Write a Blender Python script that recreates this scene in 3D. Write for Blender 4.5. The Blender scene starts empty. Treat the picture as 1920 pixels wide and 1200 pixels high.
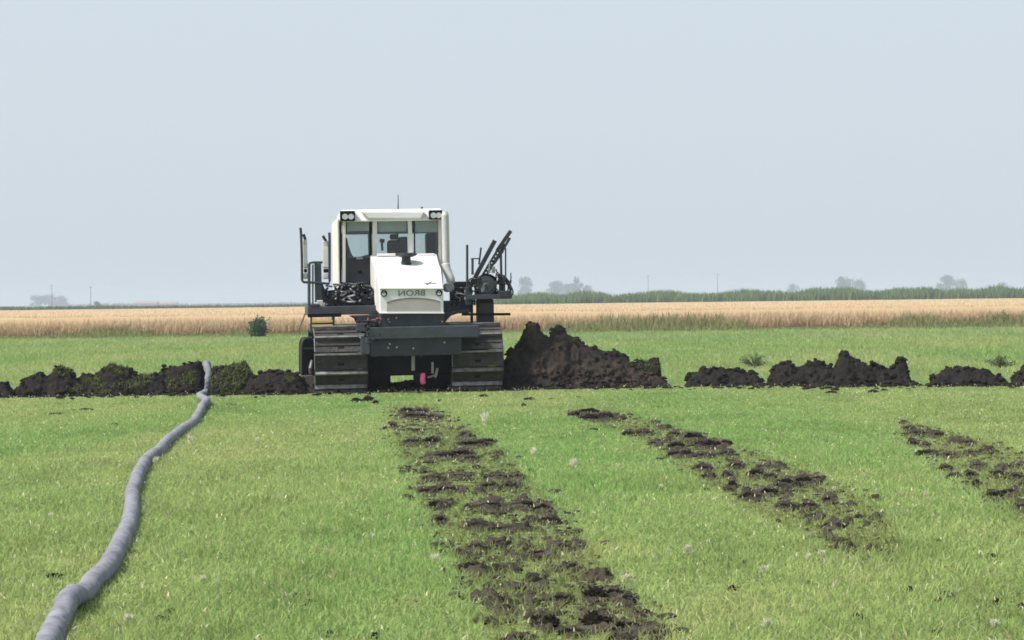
import bpy, math, random
import numpy as np
from mathutils import Matrix, Vector

SC = bpy.context.scene
COL = SC.collection
R = math.radians

# ------------------------------------------------------------------ camera
F = 4200.0                       # focal length in photo pixels (1920 wide)
EYE = 1.5
PITCH = math.atan(35 / F)
ROLL = -math.atan(0.012)
cam = bpy.data.cameras.new('camera')
cam.sensor_width = 36.0
cam.lens = 36.0 * F / 1920.0
cam.clip_start = 0.1
cam.clip_end = 20000
camo = bpy.data.objects.new('camera', cam)
COL.objects.link(camo)
CM = Matrix.Translation((0, 0, EYE)) @ Matrix.Rotation(math.pi / 2 - PITCH, 4, 'X') @ Matrix.Rotation(ROLL, 4, 'Z')
camo.matrix_world = CM
SC.camera = camo

# ------------------------------------------------------------------ light
SUN = Vector((-0.56, -0.22, 0.80)).normalized()     # towards the sun
world = bpy.data.worlds.new('World')
SC.world = world
world.use_nodes = True
wn = world.node_tree
wn.nodes.clear()
sky = wn.nodes.new('ShaderNodeTexSky')
sky.sky_type = 'NISHITA'
sky.sun_disc = False
sky.sun_elevation = math.asin(SUN.z)
sky.sun_rotation = math.atan2(SUN.x, SUN.y)
sky.dust_density = 4.0
sky.air_density = 1.0
mixs = wn.nodes.new('ShaderNodeMixRGB')              # thin high overcast evens the sky out
mixs.inputs[0].default_value = 0.88
mixs.inputs[2].default_value = (3.36, 3.74, 4.14, 1)
bg = wn.nodes.new('ShaderNodeBackground')
bg.inputs[1].default_value = 0.1
wo = wn.nodes.new('ShaderNodeOutputWorld')
wn.links.new(sky.outputs[0], mixs.inputs[1])
wn.links.new(mixs.outputs[0], bg.inputs[0])
wn.links.new(bg.outputs[0], wo.inputs[0])
sl = bpy.data.lights.new('sun', 'SUN')
sl.energy = 3.2
sl.angle = R(9)
sl.color = (1.0, 0.96, 0.89)
so = bpy.data.objects.new('sun', sl)
COL.objects.link(so)
so.rotation_euler = SUN.to_track_quat('Z', 'Y').to_euler()
SC.view_settings.view_transform = 'Standard'
SC.view_settings.look = 'None'
SC.view_settings.exposure = 1.0
SC.view_settings.gamma = 1.0
SC.render.engine = 'CYCLES'
SC.cycles.use_denoising = True
SC.cycles.max_bounces = 8
SC.cycles.filter_width = 1.7
SC.cycles.transparent_max_bounces = 16

# ------------------------------------------------------------------ helpers
CMR = np.array(CM.to_3x3())
def ray(px, py):
    d = CMR @ np.array([(px - 960) / F, (600 - py) / F, -1.0])
    return d
def PZ(px, py, z=0.0):            # photo pixel -> world point at height z
    d = ray(px, py); t = (z - EYE) / d[2]
    return np.array([0, 0, EYE]) + d * t
def PY(px, py, y):                # photo pixel -> world point at distance y
    d = ray(px, py); t = y / d[1]
    return np.array([0, 0, EYE]) + d * t
def project(P):                   # world points -> photo pixels
    q = (np.asarray(P) - np.array([0, 0, EYE])) @ CMR
    return 960 + F * q[:, 0] / -q[:, 2], 600 - F * q[:, 1] / -q[:, 2]

def hsh(ix, iy, iz, seed):
    h = (ix.astype(np.int64) * 374761393 + iy.astype(np.int64) * 668265263 + iz.astype(np.int64) * 2147483647 + seed * 974711) & 0xFFFFFFFF
    h = ((h ^ (h >> 13)) * 1274126177) & 0xFFFFFFFF
    h = ((h ^ (h >> 16)) * 2246822519) & 0xFFFFFFFF
    h = h ^ (h >> 15)
    return (h & 0xFFFFFF) / float(0x1000000)
def vnoise(p, seed=0):
    p = np.asarray(p, float); i = np.floor(p); f = p - i; f = f * f * (3 - 2 * f); i = i.astype(np.int64)
    r = 0
    for a in (0, 1):
        for b in (0, 1):
            for c in (0, 1):
                w = (f[:, 0] if a else 1 - f[:, 0]) * (f[:, 1] if b else 1 - f[:, 1]) * (f[:, 2] if c else 1 - f[:, 2])
                r = r + w * hsh(i[:, 0] + a, i[:, 1] + b, i[:, 2] + c, seed)
    return r
def fbm(p, octv=4, seed=0):
    p = np.asarray(p, float); s = 0; a = 0.5; tot = 0
    for o in range(octv):
        s = s + a * (vnoise(p, seed + o) - 0.5) * 2; tot += a; p = p * 2.03 + 11.7; a *= 0.5
    return s / tot
def cellf(p, seed=0):             # distance to nearest jittered cell point
    p = np.asarray(p, float); i = np.floor(p).astype(np.int64); best = np.full(len(p), 9.0)
    for a in (-1, 0, 1):
        for b in (-1, 0, 1):
            for c in (-1, 0, 1):
                x = i[:, 0] + a; y = i[:, 1] + b; z = i[:, 2] + c
                q = np.stack([x + hsh(x, y, z, seed), y + hsh(x, y, z, seed + 1), z + hsh(x, y, z, seed + 2)], 1)
                best = np.minimum(best, ((q - p) ** 2).sum(1))
    return np.sqrt(best)

def tag(o, label=None, cat=None, group=None, kind=None):
    if label: o['label'] = label
    if cat: o['category'] = cat
    if group: o['group'] = group
    if kind: o['kind'] = kind
    return o
def link(name, me, mat=None, parent=None):
    o = bpy.data.objects.new(name, me); COL.objects.link(o)
    if mat:
        for m in (mat if isinstance(mat, (list, tuple)) else [mat]): me.materials.append(m)
    if parent: o.parent = parent
    return o
def mesh_np(name, V, faces, mat=None, parent=None, smooth=False, col=None):
    """faces: list of int arrays (n,k); vertex array V; optional per-vertex colour"""
    V = np.asarray(V, np.float32)
    me = bpy.data.meshes.new(name)
    loops = np.concatenate([np.asarray(f).reshape(-1) for f in faces]).astype(np.int32)
    cnt = np.concatenate([np.full(len(f), np.asarray(f).shape[1]) for f in faces]).astype(np.int32)
    st = np.concatenate([[0], np.cumsum(cnt)[:-1]]).astype(np.int32)
    me.vertices.add(len(V)); me.vertices.foreach_set('co', V.reshape(-1))
    me.loops.add(len(loops)); me.loops.foreach_set('vertex_index', loops)
    me.polygons.add(len(cnt)); me.polygons.foreach_set('loop_start', st)
    if smooth: me.polygons.foreach_set('use_smooth', np.ones(len(cnt), bool))
    if col is not None:
        a = me.color_attributes.new('Col', 'FLOAT_COLOR', 'POINT')
        c = np.concatenate([np.asarray(col, np.float32), np.ones((len(V), 1), np.float32)], 1)
        a.data.foreach_set('color', c.reshape(-1))
    me.update(calc_edges=True)
    return link(name, me, mat, parent)

class MB:
    """collects shapes, links them as ONE mesh object"""
    def __init__(s): s.v = []; s.f = []; s.mi = []
    def add(s, v, f, mi=0):
        n = len(s.v); s.v += [tuple(map(float, q)) for q in v]
        s.f += [tuple(n + k for k in q) for q in f]; s.mi += [mi] * len(f)
    def box(s, x0, x1, y0, y1, z0, z1, mi=0):
        x0, x1 = sorted((x0, x1)); y0, y1 = sorted((y0, y1)); z0, z1 = sorted((z0, z1))
        s.add([(x0, y0, z0), (x1, y0, z0), (x1, y1, z0), (x0, y1, z0), (x0, y0, z1), (x1, y0, z1), (x1, y1, z1), (x0, y1, z1)],
              [(3, 2, 1, 0), (4, 5, 6, 7), (0, 1, 5, 4), (1, 2, 6, 5), (2, 3, 7, 6), (3, 0, 4, 7)], mi)
    def prism(s, poly, y0, y1, mi=0):         # poly of (x,z), extruded in y
        n = len(poly)
        a = sum(poly[i][0] * poly[(i + 1) % n][1] - poly[(i + 1) % n][0] * poly[i][1] for i in range(n))
        if a < 0: poly = poly[::-1]
        s.add([(x, y0, z) for x, z in poly] + [(x, y1, z) for x, z in poly],
              [tuple(range(n)), tuple(range(2 * n - 1, n - 1, -1))] + [(i + n, (i + 1) % n + n, (i + 1) % n, i) for i in range(n)], mi)
    def prismx(s, poly, x0, x1, mi=0):        # poly of (y,z), extruded in x
        n = len(poly)
        a = sum(poly[i][0] * poly[(i + 1) % n][1] - poly[(i + 1) % n][0] * poly[i][1] for i in range(n))
        if a < 0: poly = poly[::-1]
        s.add([(x1, y, z) for y, z in poly] + [(x0, y, z) for y, z in poly],
              [tuple(range(n)), tuple(range(2 * n - 1, n - 1, -1))] + [(i + n, (i + 1) % n + n, (i + 1) % n, i) for i in range(n)], mi)
    def tube(s, pts, r, n=8, mi=0, cap=True):
        pts = [Vector(p) for p in pts]
        rs = r if isinstance(r, (list, tuple)) else [r] * len(pts)
        up = None; rings = []
        for i, p in enumerate(pts):
            t = (pts[min(i + 1, len(pts) - 1)] - pts[max(i - 1, 0)])
            t = t.normalized() if t.length > 1e-9 else Vector((0, 0, 1))
            if up is None: up = t.orthogonal().normalized()
            up = (up - t * up.dot(t)); up = up.normalized() if up.length > 1e-6 else t.orthogonal().normalized()
            sd = t.cross(up)
            rings.append([p + (up * math.cos(2 * math.pi * k / n) + sd * math.sin(2 * math.pi * k / n)) * rs[i] for k in range(n)])
        v = [q for rg in rings for q in rg]; f = []
        for i in range(len(pts) - 1):
            for k in range(n):
                f.append((i * n + k, i * n + (k + 1) % n, (i + 1) * n + (k + 1) % n, (i + 1) * n + k))
        if cap:
            f.append(tuple(range(n - 1, -1, -1))); f.append(tuple((len(pts) - 1) * n + k for k in range(n)))
        s.add(v, f, mi)
    def bar(s, p0, p1, w, d, mi=0):           # square bar
        p0 = Vector(p0); p1 = Vector(p1); t = (p1 - p0).normalized()
        yv = Vector((0, 1, 0)); a = t.cross(yv)
        if a.length < 1e-3: a = Vector((1, 0, 0))
        a.normalize(); b = a.cross(t).normalized()
        a *= w / 2; b *= d / 2
        v = [p + sa * a + sb * b for p in (p0, p1) for sa, sb in ((-1, -1), (1, -1), (1, 1), (-1, 1))]
        s.add(v, [(3, 2, 1, 0), (4, 5, 6, 7), (0, 1, 5, 4), (1, 2, 6, 5), (2, 3, 7, 6), (3, 0, 4, 7)], mi)
    def build(s, name, mat, parent=None, bevel=0, smooth=False, seg=2):
        me = bpy.data.meshes.new(name); me.from_pydata(s.v, [], s.f)
        if smooth: me.polygons.foreach_set('use_smooth', [True] * len(s.f))
        if any(s.mi): me.polygons.foreach_set('material_index', s.mi)
        me.update()
        o = link(name, me, mat, parent)
        if bevel:
            b = o.modifiers.new('bevel', 'BEVEL'); b.width = bevel; b.segments = seg; b.limit_method = 'ANGLE'; b.angle_limit = R(35)
        return o

# ------------------------------------------------------------------ materials
def mat(name, c, rough=0.6, var=0.15, scale=6.0, metal=0.0, bump=0.0, c2=None, spec=0.5, coat=0.0):
    m = bpy.data.materials.new(name); m.use_nodes = True; nt = m.node_tree; b = nt.nodes['Principled BSDF']
    b.inputs['Roughness'].default_value = rough; b.inputs['Metallic'].default_value = metal
    b.inputs['Specular IOR Level'].default_value = spec
    b.inputs['Coat Weight'].default_value = coat
    tc = nt.nodes.new('ShaderNodeTexCoord'); no = nt.nodes.new('ShaderNodeTexNoise')
    no.inputs['Scale'].default_value = scale; no.inputs['Detail'].default_value = 6; no.inputs['Roughness'].default_value = 0.65
    nt.links.new(tc.outputs['Object'], no.inputs['Vector'])
    rp = nt.nodes.new('ShaderNodeValToRGB')
    c2 = c2 or tuple(max(0, k * (1 - 2 * var)) for k in c)
    rp.color_ramp.elements[0].position = 0.32; rp.color_ramp.elements[1].position = 0.68
    rp.color_ramp.elements[0].color = (*c2, 1); rp.color_ramp.elements[1].color = (*c, 1)
    nt.links.new(no.outputs['Fac'], rp.inputs['Fac']); nt.links.new(rp.outputs['Color'], b.inputs['Base Color'])
    if bump:
        bp = nt.nodes.new('ShaderNodeBump'); bp.inputs['Strength'].default_value = bump; bp.inputs['Distance'].default_value = 0.02
        n2 = nt.nodes.new('ShaderNodeTexNoise'); n2.inputs['Scale'].default_value = scale * 5; n2.inputs['Detail'].default_value = 8
        nt.links.new(tc.outputs['Object'], n2.inputs['Vector'])
        nt.links.new(n2.outputs['Fac'], bp.inputs['Height']); nt.links.new(bp.outputs['Normal'], b.inputs['Normal'])
    return m
def leaf_mat(name, trans=0.35):
    m = bpy.data.materials.new(name); m.use_nodes = True; nt = m.node_tree; nt.nodes.clear()
    at = nt.nodes.new('ShaderNodeAttribute'); at.attribute_name = 'Col'
    d = nt.nodes.new('ShaderNodeBsdfDiffuse'); t = nt.nodes.new('ShaderNodeBsdfTranslucent')
    mx = nt.nodes.new('ShaderNodeMixShader'); mx.inputs[0].default_value = trans
    o = nt.nodes.new('ShaderNodeOutputMaterial')
    nt.links.new(at.outputs['Color'], d.inputs[0]); nt.links.new(at.outputs['Color'], t.inputs[0])
    nt.links.new(d.outputs[0], mx.inputs[1]); nt.links.new(t.outputs[0], mx.inputs[2]); nt.links.new(mx.outputs[0], o.inputs[0])
    return m
M = {}
M['leaf'] = leaf_mat('leaf_blades', 0.5)
M['straw'] = leaf_mat('straw_blades', 0.45)
M['white'] = mat('white_paint', (0.79, 0.785, 0.78), 0.42, 0.03, 2.5, c2=(0.70, 0.69, 0.665), coat=0.15)
M['cream'] = mat('dusty_white_paint', (0.70, 0.69, 0.66), 0.5, 0.05, 4, c2=(0.60, 0.58, 0.54))
M['slate'] = mat('slate_frame_paint', (0.046, 0.059, 0.076), 0.5, 0.2, 5, c2=(0.026, 0.031, 0.039))
M['dark'] = mat('dark_frame_paint', (0.026, 0.031, 0.042), 0.55, 0.25, 5)
M['black'] = mat('black_rubber', (0.005, 0.005, 0.006), 0.8, 0.25, 8, spec=0.15)
M['gloss'] = mat('glossy_black_hose', (0.014, 0.014, 0.018), 0.16, 0.2, 8)
M['grey'] = mat('grey_metal', (0.30, 0.30, 0.31), 0.5, 0.12, 8)
M['pale'] = mat('pale_metal', (0.55, 0.54, 0.52), 0.42, 0.10, 9, c2=(0.42, 0.41, 0.40))
M['steel'] = mat('worn_steel', (0.34, 0.33, 0.33), 0.45, 0.2, 5, metal=0.3, c2=(0.055, 0.05, 0.048))
M['shoe'] = mat('muddy_track_plate', (0.058, 0.052, 0.050), 0.8, 0.25, 4, bump=1.0, c2=(0.012, 0.0115, 0.0125))
M['mud'] = mat('dried_mud', (0.12, 0.10, 0.09), 0.9, 0.2, 6, bump=0.6)
M['yellow'] = mat('yellow_step_paint', (0.62, 0.46, 0.13), 0.55, 0.12, 8)
M['red'] = mat('dull_red_hose', (0.14, 0.045, 0.045), 0.5, 0.15, 8)
M['rust'] = mat('rusty_rod', (0.16, 0.10, 0.07), 0.8, 0.2, 20)
M['letters'] = mat('grey_lettering', (0.16, 0.16, 0.155), 0.5, 0.05, 8)
M['lining'] = mat('cab_lining', (0.82, 0.82, 0.81), 0.8, 0.06, 6)
M['seat'] = mat('seat_fabric', (0.16, 0.16, 0.19), 0.9, 0.15, 15)
M['grille'] = mat('grille_mesh', (0.40, 0.37, 0.34), 0.7, 0.08, 4)
M['lens'] = mat('lamp_lens', (0.55, 0.58, 0.58), 0.12, 0.1, 30)
M['pink'] = mat('pink_ribbon', (0.85, 0.10, 0.30), 0.55, 0.1, 20)
M['bark'] = mat('bark', (0.07, 0.055, 0.045), 0.9, 0.2, 3)
M['pole'] = mat('weathered_pole_wood', (0.10, 0.085, 0.075), 0.9, 0.2, 3)
M['barnwall'] = mat('barn_wall', (0.35, 0.34, 0.34), 0.8, 0.08, 0.4)
M['barnroof'] = mat('barn_roof', (0.30, 0.20, 0.19), 0.8, 0.1, 0.4)
# ribbed grille
def rib(m, scale):
    nt = m.node_tree; b = nt.nodes['Principled BSDF']
    tc = nt.nodes.new('ShaderNodeTexCoord'); w = nt.nodes.new('ShaderNodeTexWave'); w.bands_direction = 'Z'; w.inputs['Scale'].default_value = scale
    bp = nt.nodes.new('ShaderNodeBump'); bp.inputs['Strength'].default_value = 0.6; bp.inputs['Distance'].default_value = 0.01
    nt.links.new(tc.outputs['Object'], w.inputs['Vector']); nt.links.new(w.outputs['Fac'], bp.inputs['Height']); nt.links.new(bp.outputs['Normal'], b.inputs['Normal'])
rib(M['grille'], 18)
# soil
def soil_mat(name, c, c2, sc):
    m = mat(name, c, 0.95, 0.2, sc, bump=1.0, c2=c2, spec=0.15)
    return m
M['soil'] = soil_mat('dark_topsoil', (0.022, 0.018, 0.0155), (0.0075, 0.007, 0.0072), 5.0)
M['soil_dry'] = soil_mat('drier_topsoil', (0.046, 0.035, 0.027), (0.0085, 0.0078, 0.0076), 2.6)
M['clod'] = soil_mat('clod_soil', (0.074, 0.062, 0.048), (0.011, 0.0098, 0.0088), 7.0)
# sock-wrapped pipe
def pipe_mat():
    m = mat('grey_filter_sock', (0.235, 0.240, 0.275), 0.92, 0.12, 8, c2=(0.135, 0.138, 0.160), spec=0.2)
    nt = m.node_tree; b = nt.nodes['Principled BSDF']
    tc = nt.nodes.new('ShaderNodeTexCoord'); n = nt.nodes.new('ShaderNodeTexNoise'); n.inputs['Scale'].default_value = 320; n.inputs['Detail'].default_value = 3
    bp = nt.nodes.new('ShaderNodeBump'); bp.inputs['Strength'].default_value = 0.4; bp.inputs['Distance'].default_value = 0.004
    nt.links.new(tc.outputs['Object'], n.inputs['Vector']); nt.links.new(n.outputs['Fac'], bp.inputs['Height']); nt.links.new(bp.outputs['Normal'], b.inputs['Normal'])
    return m
M['pipe'] = pipe_mat()
def glass_mat():
    m = bpy.data.materials.new('tinted_glass'); m.use_nodes = True; nt = m.node_tree; nt.nodes.clear()
    t = nt.nodes.new('ShaderNodeBsdfTransparent'); t.inputs[0].default_value = (0.86, 0.90, 0.89, 1)
    g = nt.nodes.new('ShaderNodeBsdfGlossy'); g.inputs['Roughness'].default_value = 0.03
    fr = nt.nodes.new('ShaderNodeFresnel'); fr.inputs['IOR'].default_value = 1.5
    mx = nt.nodes.new('ShaderNodeMixShader'); o = nt.nodes.new('ShaderNodeOutputMaterial')
    nt.links.new(fr.outputs[0], mx.inputs[0]); nt.links.new(t.outputs[0], mx.inputs[1]); nt.links.new(g.outputs[0], mx.inputs[2]); nt.links.new(mx.outputs[0], o.inputs[0])
    return m
M['glass'] = glass_mat()
def ground_mat():
    m = bpy.data.materials.new('meadow_ground'); m.use_nodes = True; nt = m.node_tree; b = nt.nodes['Principled BSDF']
    b.inputs['Roughness'].default_value = 1.0; b.inputs['Specular IOR Level'].default_value = 0.0
    ge = nt.nodes.new('ShaderNodeNewGeometry')
    def noise(sc, det):
        n = nt.nodes.new('ShaderNodeTexNoise'); n.inputs['Scale'].default_value = sc; n.inputs['Detail'].default_value = det
        nt.links.new(ge.outputs['Position'], n.inputs['Vector']); return n
    n1 = noise(0.25, 5); n2 = noise(9, 6)
    r1 = nt.nodes.new('ShaderNodeValToRGB')
    r1.color_ramp.elements[0].position = 0.3; r1.color_ramp.elements[1].position = 0.7
    r1.color_ramp.elements[0].color = (0.165, 0.240, 0.080, 1); r1.color_ramp.elements[1].color = (0.215, 0.260, 0.105, 1)
    r2 = nt.nodes.new('ShaderNodeValToRGB')
    r2.color_ramp.elements[0].position = 0.35; r2.color_ramp.elements[1].position = 0.62
    r2.color_ramp.elements[0].color = (0.45, 0.42, 0.4, 1); r2.color_ramp.elements[1].color = (1, 1, 1, 1)
    mu = nt.nodes.new('ShaderNodeMixRGB'); mu.blend_type = 'MULTIPLY'; mu.inputs[0].default_value = 1
    nt.links.new(n1.outputs['Fac'], r1.inputs['Fac']); nt.links.new(n2.outputs['Fac'], r2.inputs['Fac'])
    nt.links.new(r1.outputs['Color'], mu.inputs[1]); nt.links.new(r2.outputs['Color'], mu.inputs[2])
    nt.links.new(mu.outputs[0], b.inputs['Base Color'])
    return m
M['ground'] = ground_mat()
M['wheat'] = mat('ripe_wheat_canopy', (0.455, 0.340, 0.210), 1.0, 0.1, 0.12, c2=(0.41, 0.305, 0.185), spec=0.0, bump=0.3)

# ------------------------------------------------------------------ ground and fields
g = mesh_np('ground', [(-4000, -100, 0), (4000, -100, 0), (4000, 5800, 0), (-4000, 5800, 0)], [np.array([[0, 1, 2, 3]])], M['ground'])
tag(g, kind='structure')

rng = np.random.default_rng(7)
def blades(name, x, y, z, h, w, col, mat_, parent=None, lean=0.5, seg=2, az=None):
    """one mesh of many tapered, bent blades"""
    n = len(x)
    az = rng.uniform(0, 2 * np.pi, n) if az is None else az
    la = rng.uniform(0, 2 * np.pi, n); le = rng.uniform(0.05, lean, n)
    wx = np.cos(az) * w / 2; wy = np.sin(az) * w / 2
    dx = np.cos(la) * le * h; dy = np.sin(la) * le * h
    B = np.stack([x, y, z], 1)
    rows = []
    if seg == 2:
        tt = (0.0, 0.55, 1.0); ws = (1.0, 0.8, 0.0)
    else:
        tt = (0.0, 1.0); ws = (1.0, 0.0)
    for t, s in zip(tt, ws):
        c = B + np.stack([dx * t ** 1.8, dy * t ** 1.8, h * (t - 0.25 * le * t * t)], 1)
        off = np.stack([wx * s, wy * s, np.zeros(n)], 1)
        if s > 0: rows += [c - off, c + off]
        else: rows += [c]
    V = np.stack(rows, 1)                    # n, k, 3
    k = V.shape[1]; base = np.arange(n)[:, None] * k
    if seg == 2: faces = [base + np.array([[0, 1, 3, 2]]), base + np.array([[2, 3, 4]])]
    else: faces = [base + np.array([[0, 1, 2]])]
    return mesh_np(name, V.reshape(-1, 3), faces, mat_, parent, True, np.repeat(col, k, 0))

def lerp(a, b, t): return np.asarray(a)[None] * (1 - t[:, None]) + np.asarray(b)[None] * t[:, None]
def grass_col(x, y):
    p = np.stack([x * 0.35, y * 0.12, np.zeros_like(x)], 1)
    t = np.clip(0.5 + 1.2 * fbm(p, 3, 5), 0, 1)
    c = lerp((0.255, 0.405, 0.130), (0.370, 0.445, 0.172), t)
    u = np.clip(fbm(np.stack([x * 1.7, y * 0.9, 0 * x + 3], 1), 4, 15) * 1.9, -1, 1)      # small patches: lush and dry
    c = c * (1 - 0.20 * np.clip(-u, 0, 1))[:, None] * (np.array([1.0, 1.0, 1.0]) + np.clip(u, 0, 1)[:, None] * np.array([0.13, 0.03, 0.10]))
    c *= rng.uniform(0.80, 1.2, len(x))[:, None]
    fl = rng.random(len(x)) < 0.05; c[fl] = c[fl] * 1.1 + np.array((0.10, 0.10, 0.06))
    dead = rng.random(len(x)) < 0.04 + 0.10 * np.clip(u - 0.35, 0, 1)
    c[dead] = np.array((0.44, 0.39, 0.23)) * rng.uniform(0.7, 1.15, dead.sum())[:, None]
    return c

# strips of churned soil: centre line and width in photo pixels
STRIPS = [[(775, 768, 95), (830, 830, 190), (885, 900, 215), (922, 960, 265), (960, 1010, 275), (1005, 1080, 290), (1050, 1140, 320), (1080, 1200, 345)],
          [(1115, 778, 110), (1235, 812, 130), (1330, 850, 190), (1440, 905, 250), (1535, 965, 260), (1620, 1020, 150)],
          [(1700, 795, 30), (1760, 822, 120), (1830, 850, 180), (1930, 905, 250), (2030, 965, 260)]]
def strip_mask(px, py):
    m = np.zeros(len(px))
    for st in STRIPS:
        a = np.array(st, float)
        c = np.interp(py, a[:, 1], a[:, 0]); w = np.interp(py, a[:, 1], a[:, 2])
        d = np.abs(px - c) / (w / 2)
        ok = (py > a[0, 1] - 8) & (py < a[-1, 1] + 20)
        m = np.maximum(m, np.where(ok, np.clip((1.05 - d) / 0.2, 0, 1), 0))
    return m

def scatter(y0, y1, dens, marg=1.5, k=0.255):
    # density dens(y) per m2 within the viewing wedge plus a margin
    ys = np.linspace(y0, y1, 400); wd = 2 * (k * ys + marg); q = dens(ys) * wd
    tot = int((q.mean() * (y1 - y0))); cdf = np.cumsum(q); cdf /= cdf[-1]
    y = np.interp(rng.random(tot), cdf, ys); x = rng.uniform(-1, 1, tot) * (k * y + marg)
    return x, y
MX, MY = PZ(755, 736)[:2]                      # machine spot
x, y = scatter(8.3, 42, lambda s: 27000 / s)
px, py = project(np.stack([x, y, np.zeros_like(x)], 1))
keep = rng.random(len(x)) > strip_mask(px, py) * 0.50
keep &= ~((np.abs(x - MX) < 1.9) & (y > MY - 0.25) & (y < MY + 4))
keep &= ~((np.abs(py - np.interp(px, [0, 560, 940, 1920], [744, 739, 729, 723])) < 4) & (rng.random(len(x)) < 0.75))
x, y, px, py = x[keep], y[keep], px[keep], py[keep]
hh = 0.034 + 0.03 * np.clip(fbm(np.stack([x * 1.3, y * 0.6, y * 0], 1), 3, 21) + 0.4, 0, 1.2)
hh *= rng.uniform(0.5, 1.4, len(x)) * np.interp(y, [9, 16, 30, 42], [1.0, 0.95, 0.6, 0.5])
c = grass_col(x, y)
sm = strip_mask(px, py)
c = c * (1 - 0.55 * sm[:, None]) + sm[:, None] * 0.55 * np.array((0.17, 0.15, 0.065))
o = blades('grass', x, y, np.zeros_like(x), hh, rng.uniform(0.004, 0.009, len(x)) * (0.8 + y / 40), c, M['leaf'], lean=1.5)
tag(o, 'short bright green meadow grass covering the foreground', 'grass', kind='stuff')
x, y = scatter(42, 116, lambda s: 300000 / s ** 2, 3)
c = grass_col(x, y)
band = np.exp(-((y - 90 + 2 * np.sin(x * 0.15)) / 5.0) ** 2) * np.clip(0.55 + fbm(np.stack([x * 0.25, y * 0.2, y * 0], 1), 3, 8), 0, 1)
c = c * (1 - band[:, None] * 0.55) + band[:, None] * 0.55 * np.array((0.40, 0.40, 0.26))
hh = rng.uniform(0.05, 0.12, len(x)) * (1 + band * 1.2)
o = blades('far_grass', x, y, np.zeros_like(x), hh, rng.uniform(0.010, 0.02, len(x)) * (y / 40), c, M['leaf'], lean=0.9, seg=1)
tag(o, 'smooth green meadow between the spoil ridge and the wheat', 'grass', kind='stuff')

# dead straw bits lying in the grass
n = 900
x, y = scatter(8.4, 60, lambda s: 330 / s)
n = len(x)
o = blades('straw_litter', x, y, np.full(n, 0.030), rng.uniform(0.012, 0.035, n), rng.uniform(0.006, 0.013, n) * (0.6 + y / 40), np.array((0.70, 0.66, 0.46))[None] * rng.uniform(0.6, 1.1, n)[:, None], M['straw'], lean=1.6)
tag(o, 'scattered pale straw and dry leaf bits in the meadow grass', 'straw', kind='stuff')

n = 260
px = rng.uniform(-20, 1940, n); py = np.interp(px, [0, 560, 940, 1920], [748, 742, 733, 727]) + rng.normal(size=n) * 5.0 + 1
P = np.array([PZ(a_, b_) for a_, b_ in zip(px, py)])
o = blades('ridge_straw', P[:, 0], P[:, 1], np.full(n, 0.05), 0.02 + 0.05 * rng.random(n) ** 3, rng.uniform(0.006, 0.02, n), np.array((0.55, 0.53, 0.32))[None] * rng.uniform(0.6, 1.15, n)[:, None], M['straw'], lean=1.6)
tag(o, 'pale straw and torn roots strewn along the foot of the spoil ridge', 'straw', kind='stuff')

# wheat
WY0, WY1 = 110.0, 425.0
nx, ny = 260, 220
yy = WY0 + 2 + (WY1 - WY0 - 2) * np.linspace(0, 1, ny) ** 2
gx, gy = np.meshgrid(np.linspace(-190, 190, nx), yy)
gz = 0.93 + 0.06 * fbm(np.stack([gx.ravel() * 0.7, gy.ravel() * 0.2, 0 * gx.ravel()], 1), 3, 3).reshape(gx.shape)
V = np.stack([gx, gy, gz], 2).reshape(-1, 3)
idx = np.arange(nx * ny).reshape(ny, nx)
f = np.stack([idx[:-1, :-1], idx[:-1, 1:], idx[1:, 1:], idx[1:, :-1]], 2).reshape(-1, 4)
nb = len(V)
Vb = np.concatenate([V, V[idx[0]] * [1, 1, 0], V[idx[-1]] * [1, 1, 0]])
fr = np.arange(nx)
f2 = np.stack([idx[0, 1:], idx[0, :-1], nb + fr[:-1], nb + fr[1:]], 1)
f3 = np.stack([idx[-1, :-1], idx[-1, 1:], nb + nx + fr[1:], nb + nx + fr[:-1]], 1)
wh = mesh_np('wheat_field', Vb, [f, f2, f3], M['wheat'], None, True)
tag(wh, 'broad field of ripe tan wheat across the middle distance', 'wheat', kind='stuff')
def wheat_col(n, t):
    return lerp((0.60, 0.46, 0.30), (0.53, 0.41, 0.26), t) * rng.uniform(0.93, 1.07, n)[:, None]
n = 90000
y = WY0 + 7 * rng.random(n) ** 1.1; x = rng.uniform(-40, 40, n)
edge = fbm(np.stack([x * 0.25, 0 * x, 0 * x], 1), 3, 12) * 1.6
o = blades('wheat_stalks', x, y + edge, np.zeros(n), rng.uniform(0.45, 1.04, n), rng.uniform(0.03, 0.06, n), wheat_col(n, rng.random(n)), M['straw'], wh, lean=0.7)
tag(o, kind='stuff')
n = 60000
u = rng.random(n); y = WY0 + 5 + (WY1 - WY0 - 6) * u ** 2.2; x = rng.uniform(-1, 1, n) * (0.26 * y + 6)
o = blades('wheat_heads', x, y, np.full(n, 0.8), rng.uniform(0.16, 0.30, n), 0.04 * y / 100, wheat_col(n, rng.random(n) * 0.6), M['straw'], wh, lean=0.5, seg=1)
tag(o, kind='stuff')
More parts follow.
